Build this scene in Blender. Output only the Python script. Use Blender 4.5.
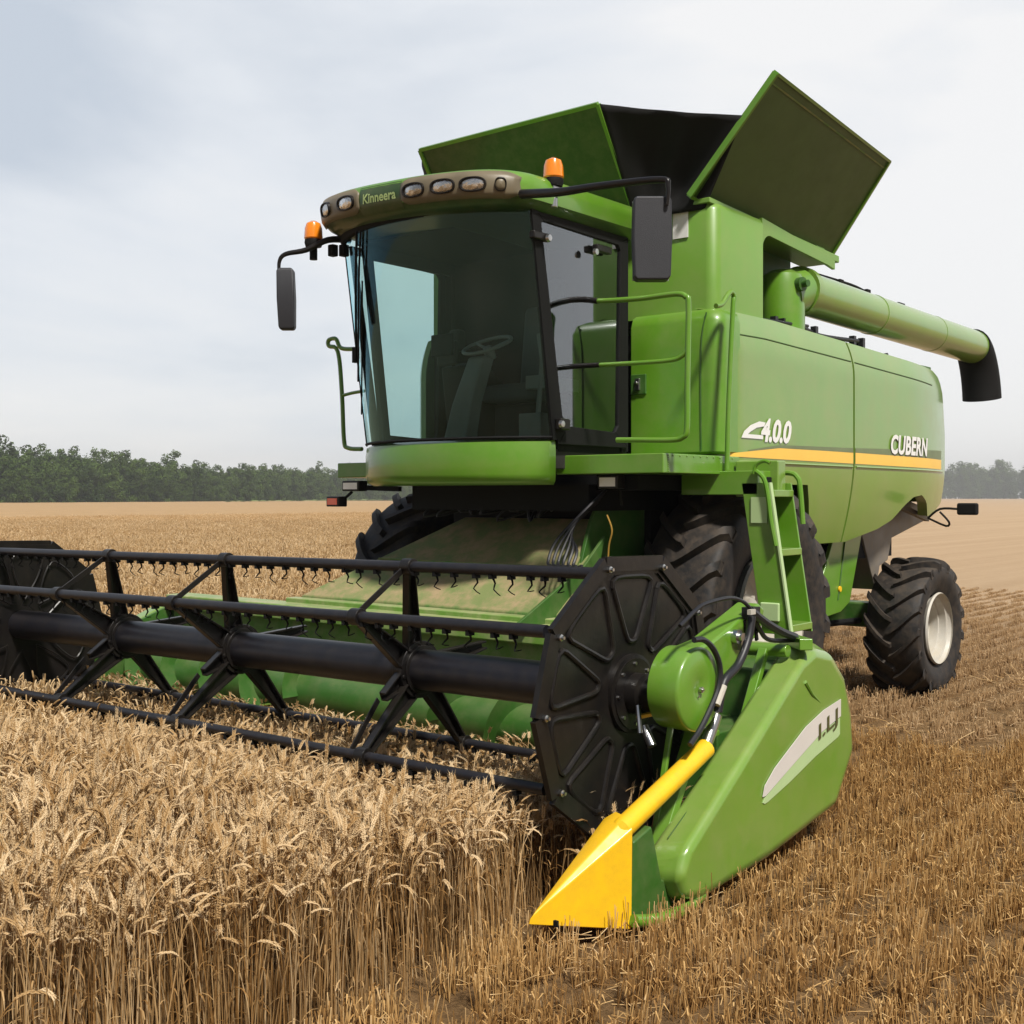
import bpy, bmesh, math, random
from mathutils import Vector, Matrix, noise
random.seed(7)
sc = bpy.context.scene
for o in list(bpy.data.objects): bpy.data.objects.remove(o)
COL = sc.collection

# ------------------------------------------------------------------ camera
F = 1194.0; YAW = math.radians(39.6); CAM = Vector((6.0, -4.7, 1.9)); HZ = 497.0
cd = bpy.data.cameras.new('camera'); cam = bpy.data.objects.new('camera', cd); COL.objects.link(cam)
cam.location = CAM; cam.rotation_euler = (math.pi/2, 0, YAW)
cd.sensor_width = 36; cd.lens = 36*F/1024; cd.shift_y = (HZ-512)/1024; cd.clip_start = .05; cd.clip_end = 4000
sc.camera = cam
RV = Vector((math.cos(YAW), math.sin(YAW), 0)); DV = Vector((-math.sin(YAW), math.cos(YAW), 0))
def P(px, py, X=None, Y=None, Z=None, d=None):
    """real-space point seen at a pixel on a given plane (used to take measurements off the photograph)"""
    r = DV + RV*((px-512)/F) + Vector((0,0,(HZ-py)/F))
    if X is not None: t = (X-CAM.x)/r.x
    elif Y is not None: t = (Y-CAM.y)/r.y
    elif Z is not None: t = (Z-CAM.z)/r.z
    else: t = d
    return CAM + r*t

# ------------------------------------------------------------------ world and light
SUN_EL, SUN_AZ = math.radians(52), math.radians(118)     # azimuth clockwise from +Y
w = bpy.data.worlds.new('World'); sc.world = w; w.use_nodes = True
nt = w.node_tree; nt.nodes.clear()
def N(nt, t, **k):
    n = nt.nodes.new(t)
    for a, b in k.items(): setattr(n, a, b)
    return n
L = nt.links.new
wo = N(nt,'ShaderNodeOutputWorld'); bg = N(nt,'ShaderNodeBackground'); sky = N(nt,'ShaderNodeTexSky')
sky.sky_type = 'NISHITA'; sky.sun_disc = False; sky.sun_elevation = SUN_EL; sky.sun_rotation = SUN_AZ
tc = N(nt,'ShaderNodeTexCoord'); mp = N(nt,'ShaderNodeMapping'); mp.inputs['Scale'].default_value = (1,1,3.2)
n1 = N(nt,'ShaderNodeTexNoise'); n1.inputs['Scale'].default_value = 1.6; n1.inputs['Detail'].default_value = 7; n1.inputs['Roughness'].default_value = .5
n1.inputs['Distortion'].default_value = .4
L(tc.outputs['Generated'], mp.inputs[0]); L(mp.outputs[0], n1.inputs['Vector'])
dv = N(nt,'ShaderNodeVectorMath', operation='DOT_PRODUCT'); L(tc.outputs['Generated'], dv.inputs[0])
dv.inputs[1].default_value = (RV*0.75 + DV*0.2 - Vector((0,0,.75)))[:]
ad = N(nt,'ShaderNodeMath', operation='MULTIPLY_ADD'); L(dv.outputs['Value'], ad.inputs[0]); ad.inputs[1].default_value = .36; L(n1.outputs['Fac'], ad.inputs[2])
rp = N(nt,'ShaderNodeValToRGB'); e = rp.color_ramp.elements
e[0].position = .33; e[0].color = (5.6,6.2,7.0,1)
e[1].position = .60; e[1].color = (9.0,9.0,9.0,1)
x_ = e.new(.47); x_.color = (7.6,7.95,8.4,1)
L(ad.outputs[0], rp.inputs[0])
sz = N(nt,'ShaderNodeSeparateXYZ'); L(tc.outputs['Generated'], sz.inputs[0])
cv = N(nt,'ShaderNodeMapRange'); cv.interpolation_type='SMOOTHSTEP'; L(sz.outputs['Z'], cv.inputs[0]); cv.inputs[1].default_value=.42; cv.inputs[2].default_value=.72; cv.inputs[3].default_value=.93; cv.inputs[4].default_value=.10  # overhead sky, above the frame, darkened to cut the fill light
mx = N(nt,'ShaderNodeMixRGB'); L(cv.outputs[0], mx.inputs[0]); L(sky.outputs[0], mx.inputs[1]); L(rp.outputs[0], mx.inputs[2])
# darkening added to the unseen sky behind the camera to cut fill light
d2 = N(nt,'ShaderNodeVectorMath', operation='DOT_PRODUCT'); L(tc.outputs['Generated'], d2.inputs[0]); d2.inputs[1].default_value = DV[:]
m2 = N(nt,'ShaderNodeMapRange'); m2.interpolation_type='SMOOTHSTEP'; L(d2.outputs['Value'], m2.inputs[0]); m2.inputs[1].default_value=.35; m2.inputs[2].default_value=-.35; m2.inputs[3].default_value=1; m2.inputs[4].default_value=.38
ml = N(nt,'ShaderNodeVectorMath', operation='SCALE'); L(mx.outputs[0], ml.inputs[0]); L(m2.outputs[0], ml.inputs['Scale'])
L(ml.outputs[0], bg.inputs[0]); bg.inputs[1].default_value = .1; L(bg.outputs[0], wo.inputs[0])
ld = bpy.data.lights.new('sun','SUN'); ld.energy = 5.0; ld.angle = math.radians(6); ld.color = (1,.955,.88)
sun = bpy.data.objects.new('sun', ld); COL.objects.link(sun)
sd = Vector((math.sin(SUN_AZ)*math.cos(SUN_EL), math.cos(SUN_AZ)*math.cos(SUN_EL), math.sin(SUN_EL)))
sun.rotation_euler = sd.to_track_quat('Z','Y').to_euler(); sun.location = sd*50
sc.view_settings.view_transform = 'Standard'; sc.view_settings.look = 'None'; sc.view_settings.exposure = 0.12; sc.view_settings.gamma = 1
sc.view_settings.use_curve_mapping = False
sc.cycles.max_bounces = 8; sc.cycles.transparent_max_bounces = 16; sc.cycles.volume_bounces = 0

# ------------------------------------------------------------------ materials
def srgb(r,g,b):
    f = lambda c: (c/255/12.92) if c/255<=.04045 else ((c/255+.055)/1.055)**2.4
    return (f(r),f(g),f(b),1)
def mat(name, col, rough=.5, metal=0, coat=0, dirt=None, dirt_amt=.25, dscale=4, bump=0, bscale=60, spec=.5, var=.12):
    m = bpy.data.materials.new(name); m.use_nodes = True; nt = m.node_tree; b = nt.nodes['Principled BSDF']; L = nt.links.new
    b.inputs['Roughness'].default_value = rough; b.inputs['Metallic'].default_value = metal
    b.inputs['Coat Weight'].default_value = coat; b.inputs['Coat Roughness'].default_value = .12
    b.inputs['Specular IOR Level'].default_value = spec
    tc = N(nt,'ShaderNodeTexCoord')
    n = N(nt,'ShaderNodeTexNoise'); n.inputs['Scale'].default_value = dscale; n.inputs['Detail'].default_value = 8; n.inputs['Roughness'].default_value = .65
    L(tc.outputs['Object'], n.inputs['Vector'])
    hs = N(nt,'ShaderNodeMapRange'); hs.inputs[1].default_value=.3; hs.inputs[2].default_value=.7; hs.inputs[3].default_value=1-var; hs.inputs[4].default_value=1+var
    L(n.outputs['Fac'], hs.inputs[0])
    mu = N(nt,'ShaderNodeVectorMath', operation='SCALE'); mu.inputs[0].default_value = col[:3]; L(hs.outputs[0], mu.inputs['Scale'])
    out = mu.outputs[0]
    if dirt:
        n2 = N(nt,'ShaderNodeTexNoise'); n2.inputs['Scale'].default_value = dscale*2.3; n2.inputs['Detail'].default_value = 10; n2.inputs['Roughness'].default_value=.7
        L(tc.outputs['Object'], n2.inputs['Vector'])
        mr = N(nt,'ShaderNodeMapRange'); mr.inputs[1].default_value=.42; mr.inputs[2].default_value=.75; mr.inputs[3].default_value=0; mr.inputs[4].default_value=dirt_amt
        L(n2.outputs['Fac'], mr.inputs[0])
        # settled dust lies thicker on faces that look upward
        ge = N(nt,'ShaderNodeNewGeometry'); sp = N(nt,'ShaderNodeSeparateXYZ'); L(ge.outputs['Normal'], sp.inputs[0])
        up = N(nt,'ShaderNodeMapRange'); up.inputs[1].default_value=.3; up.inputs[2].default_value=1; up.inputs[3].default_value=0; up.inputs[4].default_value=dirt_amt*.9
        L(sp.outputs['Z'], up.inputs[0])
        a2 = N(nt,'ShaderNodeMath', operation='MULTIPLY'); L(up.outputs[0], a2.inputs[0]); L(n.outputs['Fac'], a2.inputs[1])
        a3 = N(nt,'ShaderNodeMath', operation='ADD'); a3.use_clamp=True; L(a2.outputs[0], a3.inputs[0]); L(mr.outputs[0], a3.inputs[1])
        mi = N(nt,'ShaderNodeMixRGB'); L(a3.outputs[0], mi.inputs[0]); L(out, mi.inputs[1]); mi.inputs[2].default_value = dirt
        out = mi.outputs[0]
        r2 = N(nt,'ShaderNodeMath', operation='MULTIPLY_ADD'); L(a3.outputs[0], r2.inputs[0]); r2.inputs[1].default_value = .6; r2.inputs[2].default_value = rough; r2.use_clamp = True
        L(r2.outputs[0], b.inputs['Roughness'])
    L(out, b.inputs['Base Color'])
    if bump:
        n3 = N(nt,'ShaderNodeTexNoise'); n3.inputs['Scale'].default_value = bscale; n3.inputs['Detail'].default_value = 5
        L(tc.outputs['Object'], n3.inputs['Vector'])
        bp = N(nt,'ShaderNodeBump'); bp.inputs['Strength'].default_value = bump; bp.inputs['Distance'].default_value = .01
        L(n3.outputs['Fac'], bp.inputs['Height']); L(bp.outputs[0], b.inputs['Normal'])
    return m
DUST = srgb(168,150,118)
M = {}
M['green']  = mat('green paint', (.105,.262,.014), .34, coat=.6, dirt=DUST, dirt_amt=.16, dscale=1.6, var=.06, bump=.04, bscale=3)
M['panel']  = mat('paler green paint', (.148,.290,.032), .30, coat=.8, dirt=DUST, dirt_amt=.24, dscale=1.2, var=.06, bump=.30, bscale=1.7)  # lighter, yellower green than the main paint
M['dusty']  = mat('dusty green sheet', (.075,.18,.03), .6, dirt=srgb(158,138,104), dirt_amt=1.0, dscale=2.2, var=.15)
M['dgreen'] = mat('dark green paint', (.030,.105,.012), .45, dirt=DUST, dirt_amt=.15, dscale=3)
M['olive']  = mat('shaded flap sheet', (.036,.095,.010), .42, dirt=srgb(64,74,26), dirt_amt=.22, dscale=2.2)  # shade on the flap's underside is put into this dark colour
M['black']  = mat('satin black steel', (.0075,.0065,.0065), .34, dirt=DUST, dirt_amt=.025, dscale=5, bump=.08, bscale=30, spec=.35)
M['tube']   = mat('black reel tube', (.009,.009,.013), .40, dirt=DUST, dirt_amt=.035, dscale=5, spec=.4)
M['matt']   = mat('matt black', (.0055,.0055,.0055), .75, spec=.25)
M['fabric'] = mat('black tarpaulin', (.006,.006,.006), .8, spec=.25, bump=.6, bscale=7)
M['plast']  = mat('dark grey plastic', (.020,.021,.026), .5, bump=.15, bscale=200)
M['rubber'] = mat('tyre rubber', (.012,.0115,.012), .6, dirt=srgb(118,100,80), dirt_amt=.30, dscale=5, bump=.25, bscale=25, spec=.4)
M['white']  = mat('cream rim paint', (.47,.45,.40), .4, dirt=DUST, dirt_amt=.35, dscale=4)
M['steel']  = mat('bright steel', (.55,.55,.54), .28, metal=1, var=.1)
M['grey']   = mat('grey galvanised sheet', (.19,.17,.15), .5, metal=.3, dirt=DUST, dirt_amt=.4)
M['yellow'] = mat('yellow paint', (.90,.53,.012), .4, coat=.3, dirt=srgb(140,105,45), dirt_amt=.22, dscale=7, var=.04)
M['stripe'] = mat('yellow stripe', (.86,.53,.085), .45, var=.03)
M['sgrey']  = mat('grey stripe', (.15,.19,.09), .5)
M['letter'] = mat('white lettering', (.78,.78,.76), .45, var=.02)
M['decal']  = mat('pale decal', (.62,.58,.53), .45, var=.03)
M['declow'] = mat('pale green decal', (.42,.56,.27), .45, var=.03)
M['ink']    = mat('dark olive lettering', (.08,.08,.02), .5)
M['roofink']= mat('pale green lettering', (.42,.55,.22), .5)
M['beige']  = mat('beige lamp housing', (.15,.125,.08), .42, dirt=DUST, dirt_amt=.15)
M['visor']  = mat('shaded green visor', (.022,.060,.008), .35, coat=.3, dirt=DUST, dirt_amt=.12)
M['cabin']  = mat('cab interior trim', (.022,.020,.017), .75, bump=.1)
M['cabgrey']= mat('grey cab plastic', (.19,.20,.195), .6)
M['seatcloth'] = mat('dark seat cloth', (.060,.064,.070), .85, bump=.2)
M['cablec'] = mat('dull yellow cable', (.30,.17,.02), .6)
M['deck'] = mat('dust covered deck paint', (.13,.27,.035), .5, coat=.2, dirt=srgb(170,160,125), dirt_amt=.7, dscale=3)
M['paper']  = mat('white paper label', (.75,.74,.72), .7)
M['hose']   = mat('rubber hose', (.013,.013,.016), .45)
M['tank']   = mat('tank side paint', (.145,.30,.035), .42, coat=.25, dirt=DUST, dirt_amt=.16, dscale=1.5, var=.05)
def lens(name, col, rough=.08, tr=.0, em=None):
    m = mat(name, col, rough, coat=1); 
    return m
M['lamp'] = mat('lamp reflector', (.72,.70,.67), .10, metal=.9, bump=1.0, bscale=26, var=.5)
M['lampw']= mat('work lamp lens', (.92,.88,.82), .25, coat=1, bump=.3, bscale=60, var=.06)
M['red']  = mat('red lens', (.65,.10,.05), .25, coat=1)
M['amber'] = mat('amber lens', (.85,.25,.01), .18, coat=1, spec=.6)
_b = M['amber'].node_tree.nodes['Principled BSDF']; _b.inputs['Subsurface Weight'].default_value = .25; _b.inputs['Subsurface Radius'].default_value = (.05,.02,.005)
def glass(name, tint, refl=1.0, refc=(.9,.95,1,1)):
    m = bpy.data.materials.new(name); m.use_nodes = True; nt = m.node_tree; nt.nodes.clear(); L = nt.links.new
    o = N(nt,'ShaderNodeOutputMaterial'); t = N(nt,'ShaderNodeBsdfTransparent'); t.inputs[0].default_value = tint
    g = N(nt,'ShaderNodeBsdfGlossy'); g.inputs['Roughness'].default_value = .03; g.inputs[0].default_value = refc
    f = N(nt,'ShaderNodeFresnel'); f.inputs[0].default_value = 1.5
    mu = N(nt,'ShaderNodeMath', operation='MULTIPLY'); mu.use_clamp=True; L(f.outputs[0], mu.inputs[0]); mu.inputs[1].default_value = refl
    mx = N(nt,'ShaderNodeMixShader'); L(mu.outputs[0], mx.inputs[0]); L(t.outputs[0], mx.inputs[1]); L(g.outputs[0], mx.inputs[2])
    di = N(nt,'ShaderNodeBsdfDiffuse'); di.inputs[0].default_value = (.32,.30,.25,1)
    tc = N(nt,'ShaderNodeTexCoord'); nn = N(nt,'ShaderNodeTexNoise'); nn.inputs['Scale'].default_value = 3; nn.inputs['Detail'].default_value = 9; L(tc.outputs['Object'], nn.inputs['Vector'])
    mr = N(nt,'ShaderNodeMapRange'); mr.inputs[1].default_value=.4; mr.inputs[2].default_value=.8; mr.inputs[3].default_value=.002; mr.inputs[4].default_value=.035; L(nn.outputs['Fac'], mr.inputs[0])
    m2 = N(nt,'ShaderNodeMixShader'); L(mr.outputs[0], m2.inputs[0]); L(mx.outputs[0], m2.inputs[1]); L(di.outputs[0], m2.inputs[2])
    L(m2.outputs[0], o.inputs[0]); return m
M['glass'] = glass('tinted windshield glass', (.70,.90,.88,1), 1.2, (.42,.80,.90,1))
M['glassd'] = glass('door glass', (.72,.84,.82,1), 3.4)

# ------------------------------------------------------------------ mesh builder
class MB:
    def __init__(s): s.v=[]; s.f=[]; s.m=[]
    def add(s, vs, fs, mi=0):
        o=len(s.v); s.v += [tuple(x) for x in vs]; s.f += [tuple(i+o for i in f) for f in fs]; s.m += [mi]*len(fs)
    def box(s, a, b, mi=0, mtx=None):
        (x0,y0,z0),(x1,y1,z1) = a,b
        vs=[Vector(p) for p in ((x0,y0,z0),(x1,y0,z0),(x1,y1,z0),(x0,y1,z0),(x0,y0,z1),(x1,y0,z1),(x1,y1,z1),(x0,y1,z1))]
        if mtx: vs=[mtx@v for v in vs]
        s.add(vs, [(0,3,2,1),(4,5,6,7),(0,1,5,4),(1,2,6,5),(2,3,7,6),(3,0,4,7)], mi)
    def prism(s, pts, vec, mi=0):
        n=len(pts); vec=Vector(vec); pts=[Vector(p) for p in pts]
        s.add(pts+[p+vec for p in pts], [tuple(range(n))[::-1], tuple(range(n,2*n))]+[(i,(i+1)%n,(i+1)%n+n,i+n) for i in range(n)], mi)
    def loft(s, rings, closed=True, caps=True, mi=0):
        n=len(rings[0]); vs=[p for r in rings for p in r]; fs=[]
        for k in range(len(rings)-1):
            for i in range(n if closed else n-1):
                j=(i+1)%n; fs.append((k*n+i,k*n+j,(k+1)*n+j,(k+1)*n+i))
        if caps and closed: fs += [tuple(range(n))[::-1], tuple(range((len(rings)-1)*n,len(rings)*n))]
        s.add(vs,fs,mi)
    def tube(s, path, r, n=8, mi=0, smooth=0, caps=True):
        path=[Vector(p) for p in path]
        if smooth and len(path)>2: path=spline(path, smooth)
        rs = r if isinstance(r,(list,tuple)) else [r]*len(path)
        if len(rs)!=len(path): rs=[rs[0]+(rs[-1]-rs[0])*i/(len(path)-1) for i in range(len(path))]
        rings=[]; t0=(path[1]-path[0]).normalized(); up=Vector((0,0,1)) if abs(t0.z)<.9 else Vector((1,0,0))
        u=t0.cross(up).normalized()
        for i,p in enumerate(path):
            t=(path[min(i+1,len(path)-1)]-path[max(i-1,0)]).normalized()
            u=(u-t*u.dot(t)).normalized(); v=t.cross(u)
            rings.append([p+(u*math.cos(2*math.pi*k/n)+v*math.sin(2*math.pi*k/n))*rs[i] for k in range(n)])
        s.loft(rings, True, caps, mi)
    def lathe(s, prof, o, axis=(1,0,0), n=32, mi=0, caps=True):
        """prof: list of (distance along axis, radius)"""
        a=Vector(axis).normalized(); up=Vector((0,0,1)) if abs(a.z)<.9 else Vector((0,1,0)); u=a.cross(up).normalized(); v=a.cross(u); o=Vector(o)
        s.loft([[o+a*h+(u*math.cos(2*math.pi*k/n)+v*math.sin(2*math.pi*k/n))*r for k in range(n)] for h,r in prof], True, caps, mi)
    def grid(s, f, nu, nv, mi=0):
        s.add([f(i/nu,j/nv) for j in range(nv+1) for i in range(nu+1)],
              [(j*(nu+1)+i,j*(nu+1)+i+1,(j+1)*(nu+1)+i+1,(j+1)*(nu+1)+i) for j in range(nv) for i in range(nu)], mi)
    def bar(s, a, b, w, h, mi=0, up=(0,0,1)):
        a=Vector(a); b=Vector(b); t=(b-a).normalized(); up=Vector(up); u=t.cross(up).normalized(); v=u.cross(t)
        s.loft([[p+u*w/2*x+v*h/2*y for x,y in ((-1,-1),(1,-1),(1,1),(-1,1))] for p in (a,b)], True, True, mi)
    def build_each(s, name, mats, parent=None, **k):
        par=list(range(len(s.v)))
        def find(a):
            while par[a]!=a: par[a]=par[par[a]]; a=par[a]
            return a
        for f in s.f:
            r=find(f[0])
            for i in f[1:]: par[find(i)]=r
        groups={}
        for fi,f in enumerate(s.f): groups.setdefault(find(f[0]),[]).append(fi)
        out=[]
        for g in groups.values():
            m=MB(); mp={}
            for fi in g:
                for i in s.f[fi]:
                    if i not in mp: mp[i]=len(m.v); m.v.append(s.v[i])
                m.f.append(tuple(mp[i] for i in s.f[fi])); m.m.append(s.m[fi])
            out.append(m.build(name,mats,parent,**k))
        return out
    def build(s, name, mats, parent=None, bevel=0, seg=2, ang=38, solid=0, label=None, recalc=True, smooth=True):
        me=bpy.data.meshes.new(name); me.from_pydata(s.v,[],s.f); 
        mats = mats if isinstance(mats,(list,tuple)) else [mats]
        for m in mats: me.materials.append(M[m] if isinstance(m,str) else m)
        me.polygons.foreach_set('material_index', s.m)
        if recalc:
            bm=bmesh.new(); bm.from_mesh(me); bmesh.ops.recalc_face_normals(bm, faces=bm.faces); bm.to_mesh(me); bm.free()
        if smooth:
            me.shade_smooth() if hasattr(me,'shade_smooth') else me.polygons.foreach_set('use_smooth',[True]*len(me.polygons))
            try: me.set_sharp_from_angle(angle=math.radians(ang))
            except Exception: pass
        me.update()
        o=bpy.data.objects.new(name,me); COL.objects.link(o)
        if parent: o.parent=parent
        if solid:
            md=o.modifiers.new('thick','SOLIDIFY'); md.thickness=solid; md.offset=-1
        if bevel:
            md=o.modifiers.new('bevel','BEVEL'); md.width=bevel; md.segments=seg; md.limit_method='ANGLE'; md.angle_limit=math.radians(30); md.harden_normals=True
        if label: o['label']=label
        return o
def spline(p, k=6):
    out=[]
    for i in range(len(p)-1):
        a,b,c,d = p[max(i-1,0)],p[i],p[i+1],p[min(i+2,len(p)-1)]
        for j in range(k):
            t=j/k; out.append(.5*((2*b)+(c-a)*t+(2*a-5*b+4*c-d)*t*t+(3*b-a-3*c+d)*t**3))
    return out+[p[-1]]
def V(*a): return Vector(a)
def rv0(r): return random.uniform(-r,r)
def lerp(pts, t):
    for (a,x),(b,y) in zip(pts, pts[1:]):
        if t<=b: return x+(y-x)*max(0,(t-a)/(b-a))
    return pts[-1][1]
def text_mesh(txt, size, shear=0, bold=0, space=1.0):
    """flat lettering as (verts, faces) in its own xy plane, starting at x=0"""
    c=bpy.data.curves.new('t','FONT'); c.body=txt; c.size=size; c.shear=shear; c.offset=bold; c.space_character=space; c.resolution_u=3
    o=bpy.data.objects.new('t',c); COL.objects.link(o)
    dg=bpy.context.evaluated_depsgraph_get(); me=o.evaluated_get(dg).to_mesh()
    bm=bmesh.new(); bm.from_mesh(me); bmesh.ops.triangulate(bm, faces=bm.faces)
    vs=[v.co.copy() for v in bm.verts]; fs=[tuple(v.index for v in f.verts) for f in bm.faces]; bm.free()
    o.evaluated_get(dg).to_mesh_clear(); bpy.data.objects.remove(o); bpy.data.curves.remove(c)
    return vs,fs

# ================================================================== SETTING: ground
def tag(o, label=None, cat=None, group=None, kind=None):
    if label: o['label']=label
    if cat: o['category']=cat
    if group: o['group']=group
    if kind: o['kind']=kind
    return o
def ground_mat():
    m=bpy.data.materials.new('field ground'); m.use_nodes=True; nt=m.node_tree; b=nt.nodes['Principled BSDF']; L=nt.links.new
    b.inputs['Roughness'].default_value=.95; b.inputs['Specular IOR Level'].default_value=.1
    g=N(nt,'ShaderNodeNewGeometry')
    n=N(nt,'ShaderNodeTexNoise'); n.inputs['Scale'].default_value=14; n.inputs['Detail'].default_value=12; n.inputs['Roughness'].default_value=.75; L(g.outputs['Position'],n.inputs['Vector'])
    r=N(nt,'ShaderNodeValToRGB'); r.color_ramp.elements[0].position=.3; r.color_ramp.elements[0].color=(.06,.034,.015,1)
    r.color_ramp.elements[1].position=.72; r.color_ramp.elements[1].color=(.36,.22,.10,1); L(n.outputs['Fac'],r.inputs[0])
    # pale bleached straw further out in the field, in drill rows
    mp=N(nt,'ShaderNodeMapping'); mp.inputs['Scale'].default_value=(1.2,.03,1); L(g.outputs['Position'],mp.inputs[0])
    n2=N(nt,'ShaderNodeTexNoise'); n2.inputs['Scale'].default_value=1; n2.inputs['Detail'].default_value=8; L(mp.outputs[0],n2.inputs['Vector'])
    n4=N(nt,'ShaderNodeTexNoise'); n4.inputs['Scale'].default_value=2.5; n4.inputs['Detail'].default_value=12; n4.inputs['Roughness'].default_value=.8; L(g.outputs['Position'],n4.inputs['Vector'])
    av=N(nt,'ShaderNodeMath',operation='ADD'); L(n2.outputs['Fac'],av.inputs[0]); L(n4.outputs['Fac'],av.inputs[1])
    r2=N(nt,'ShaderNodeValToRGB'); r2.color_ramp.elements[0].position=.3; r2.color_ramp.elements[0].color=(.38,.255,.145,1)
    r2.color_ramp.elements[1].position=.75; r2.color_ramp.elements[1].color=(.52,.375,.235,1)
    hf=N(nt,'ShaderNodeMath',operation='MULTIPLY'); hf.inputs[1].default_value=.5; L(av.outputs[0],hf.inputs[0]); L(hf.outputs[0],r2.inputs[0])
    # zone: distance from the machine
    d=N(nt,'ShaderNodeVectorMath',operation='DISTANCE'); L(g.outputs['Position'],d.inputs[0]); d.inputs[1].default_value=(4,-3,0)
    n3=N(nt,'ShaderNodeTexNoise'); n3.inputs['Scale'].default_value=.25; n3.inputs['Detail'].default_value=6; L(g.outputs['Position'],n3.inputs['Vector'])
    ma=N(nt,'ShaderNodeMath',operation='MULTIPLY_ADD'); L(n3.outputs['Fac'],ma.inputs[0]); ma.inputs[1].default_value=8; L(d.outputs['Value'],ma.inputs[2])
    mr=N(nt,'ShaderNodeMapRange'); mr.inputs[1].default_value=16; mr.inputs[2].default_value=25; L(ma.outputs[0],mr.inputs[0])
    mx=N(nt,'ShaderNodeMixRGB'); L(mr.outputs[0],mx.inputs[0]); L(r.outputs[0],mx.inputs[1]); L(r2.outputs[0],mx.inputs[2]); L(mx.outputs[0],b.inputs['Base Color'])
    bp=N(nt,'ShaderNodeBump'); bp.inputs['Strength'].default_value=.9; bp.inputs['Distance'].default_value=.05; L(n.outputs['Fac'],bp.inputs['Height']); L(bp.outputs[0],b.inputs['Normal'])
    return m
g=MB(); g.add([(-1500,-1500,0),(1500,-1500,0),(1500,1500,0),(-1500,1500,0)],[(0,1,2,3)])
tag(g.build('ground', ground_mat(), smooth=False), 'flat farm field of soil and cut straw', kind='structure')

# ================================================================== THE COMBINE
CH = bpy.data.objects.new('combine_harvester', None); COL.objects.link(CH)
tag(CH, 'green combine harvester with black reel and open grain tank, cutting the wheat', 'combine harvester')

# ---- side surface of the body
def SX(Y, z):
    x = 1.62
    if z < 2.22: x -= .13*((2.22-z)/.75)**1.6
    if z > 2.95: x -= .09*((z-2.95)/.35)**2
    if Y > 6.6: x -= .16*((Y-6.6)/1.4)**2
    if Y < 3.30: x -= .10*max(0,1-math.sqrt(max(0,1-((3.30-Y)/.2)**2))) if Y>=3.10 else .10
    return x
ZB = [(3.1,2.0),(4.45,2.0),(4.62,1.6),(4.8,1.50),(5.4,1.50),(6.05,1.60),(6.35,1.68),(6.6,1.82),(6.8,1.90),(7.05,1.92),(7.25,1.85),(7.4,1.70),(7.6,1.72),(8.0,1.84)]
ZT = [(3.1,3.30),(4.0,3.31),(5.3,3.27),(7.5,3.20),(7.72,3.14),(7.84,2.95),(8.0,2.55)]
def side_panel(y0, y1, s=1, name='side_panel'):
    m = MB(); ny=max(8,int((y1-y0)/.06)); nz=34
    def f(u,v):
        Y=y0+(y1-y0)*u; z=lerp(ZB,Y)+(lerp(ZT,Y)-lerp(ZB,Y))*v
        return (s*SX(Y,z), Y, z)
    m.grid(f, ny, nz)
    # turned-in edges: top, bottom, both ends
    inn=.10
    m.grid(lambda u,v:(s*(SX(y0+(y1-y0)*u, lerp(ZT,y0+(y1-y0)*u))-inn*v), y0+(y1-y0)*u, lerp(ZT,y0+(y1-y0)*u)+.02*v), ny, 1)
    m.grid(lambda u,v:(s*(SX(y0+(y1-y0)*u, lerp(ZB,y0+(y1-y0)*u))-inn*v), y0+(y1-y0)*u, lerp(ZB,y0+(y1-y0)*u)+.01*v), ny, 1)
    for Y in (y0,y1):
        m.grid(lambda u,v,Y=Y:(s*(SX(Y,lerp(ZB,Y)+(lerp(ZT,Y)-lerp(ZB,Y))*v)-.06*u), Y, lerp(ZB,Y)+(lerp(ZT,Y)-lerp(ZB,Y))*v), 1, nz)
    bm=bmesh.new()
    o=m.build(name,'panel',CH,ang=35)
    bm.from_mesh(o.data); bmesh.ops.remove_doubles(bm, verts=bm.verts, dist=.0015); bmesh.ops.recalc_face_normals(bm, faces=bm.faces); bm.to_mesh(o.data); bm.free()
    o.data.shade_smooth(); o.data.set_sharp_from_angle(angle=math.radians(35))
    return o
sp1=side_panel(3.10,5.30); sp2=side_panel(5.335,8.0)
sp3=side_panel(3.10,8.0,-1)
def on_side(vs, y0, z0, off=.004, slope=0):   # lay flat lettering on the +X side: text x -> Y, text y -> z
    return [(SX(y0+v.x, z0+v.y)+off, y0+v.x, z0+v.y+slope*v.x) for v in vs]
def strip_part(name, pts_lo, pts_hi, matn, parent, off, y0, y1, n=60):
    m=MB(); m.grid(lambda u,v:(SX(y0+(y1-y0)*u, lerp(pts_lo,y0+(y1-y0)*u)*(1-v)+lerp(pts_hi,y0+(y1-y0)*u)*v)+off, y0+(y1-y0)*u, lerp(pts_lo,y0+(y1-y0)*u)*(1-v)+lerp(pts_hi,y0+(y1-y0)*u)*v), n, 3)
    return m.build(name, matn, parent)
lo=[(3.15,2.20),(7.72,2.185)]; hi=[(3.15,2.225),(3.9,2.285),(5.3,2.29),(7.72,2.285)]
strip_part('yellow_stripe', lo, hi, 'stripe', sp1, .004, 3.15, 5.295)
strip_part('yellow_stripe', lo, hi, 'stripe', sp2, .004, 5.34, 7.72)
strip_part('grey_stripe', [(3.2,2.228),(3.9,2.288),(7.72,2.288)], [(3.2,2.235),(3.9,2.31),(5.3,2.33),(7.72,2.34)], 'sgrey', sp1, .004, 3.4, 5.295)
strip_part('grey_stripe', [(5.3,2.293),(7.72,2.288)], [(5.3,2.33),(7.72,2.38)], 'sgrey', sp2, .004, 5.34, 7.72)
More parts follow.
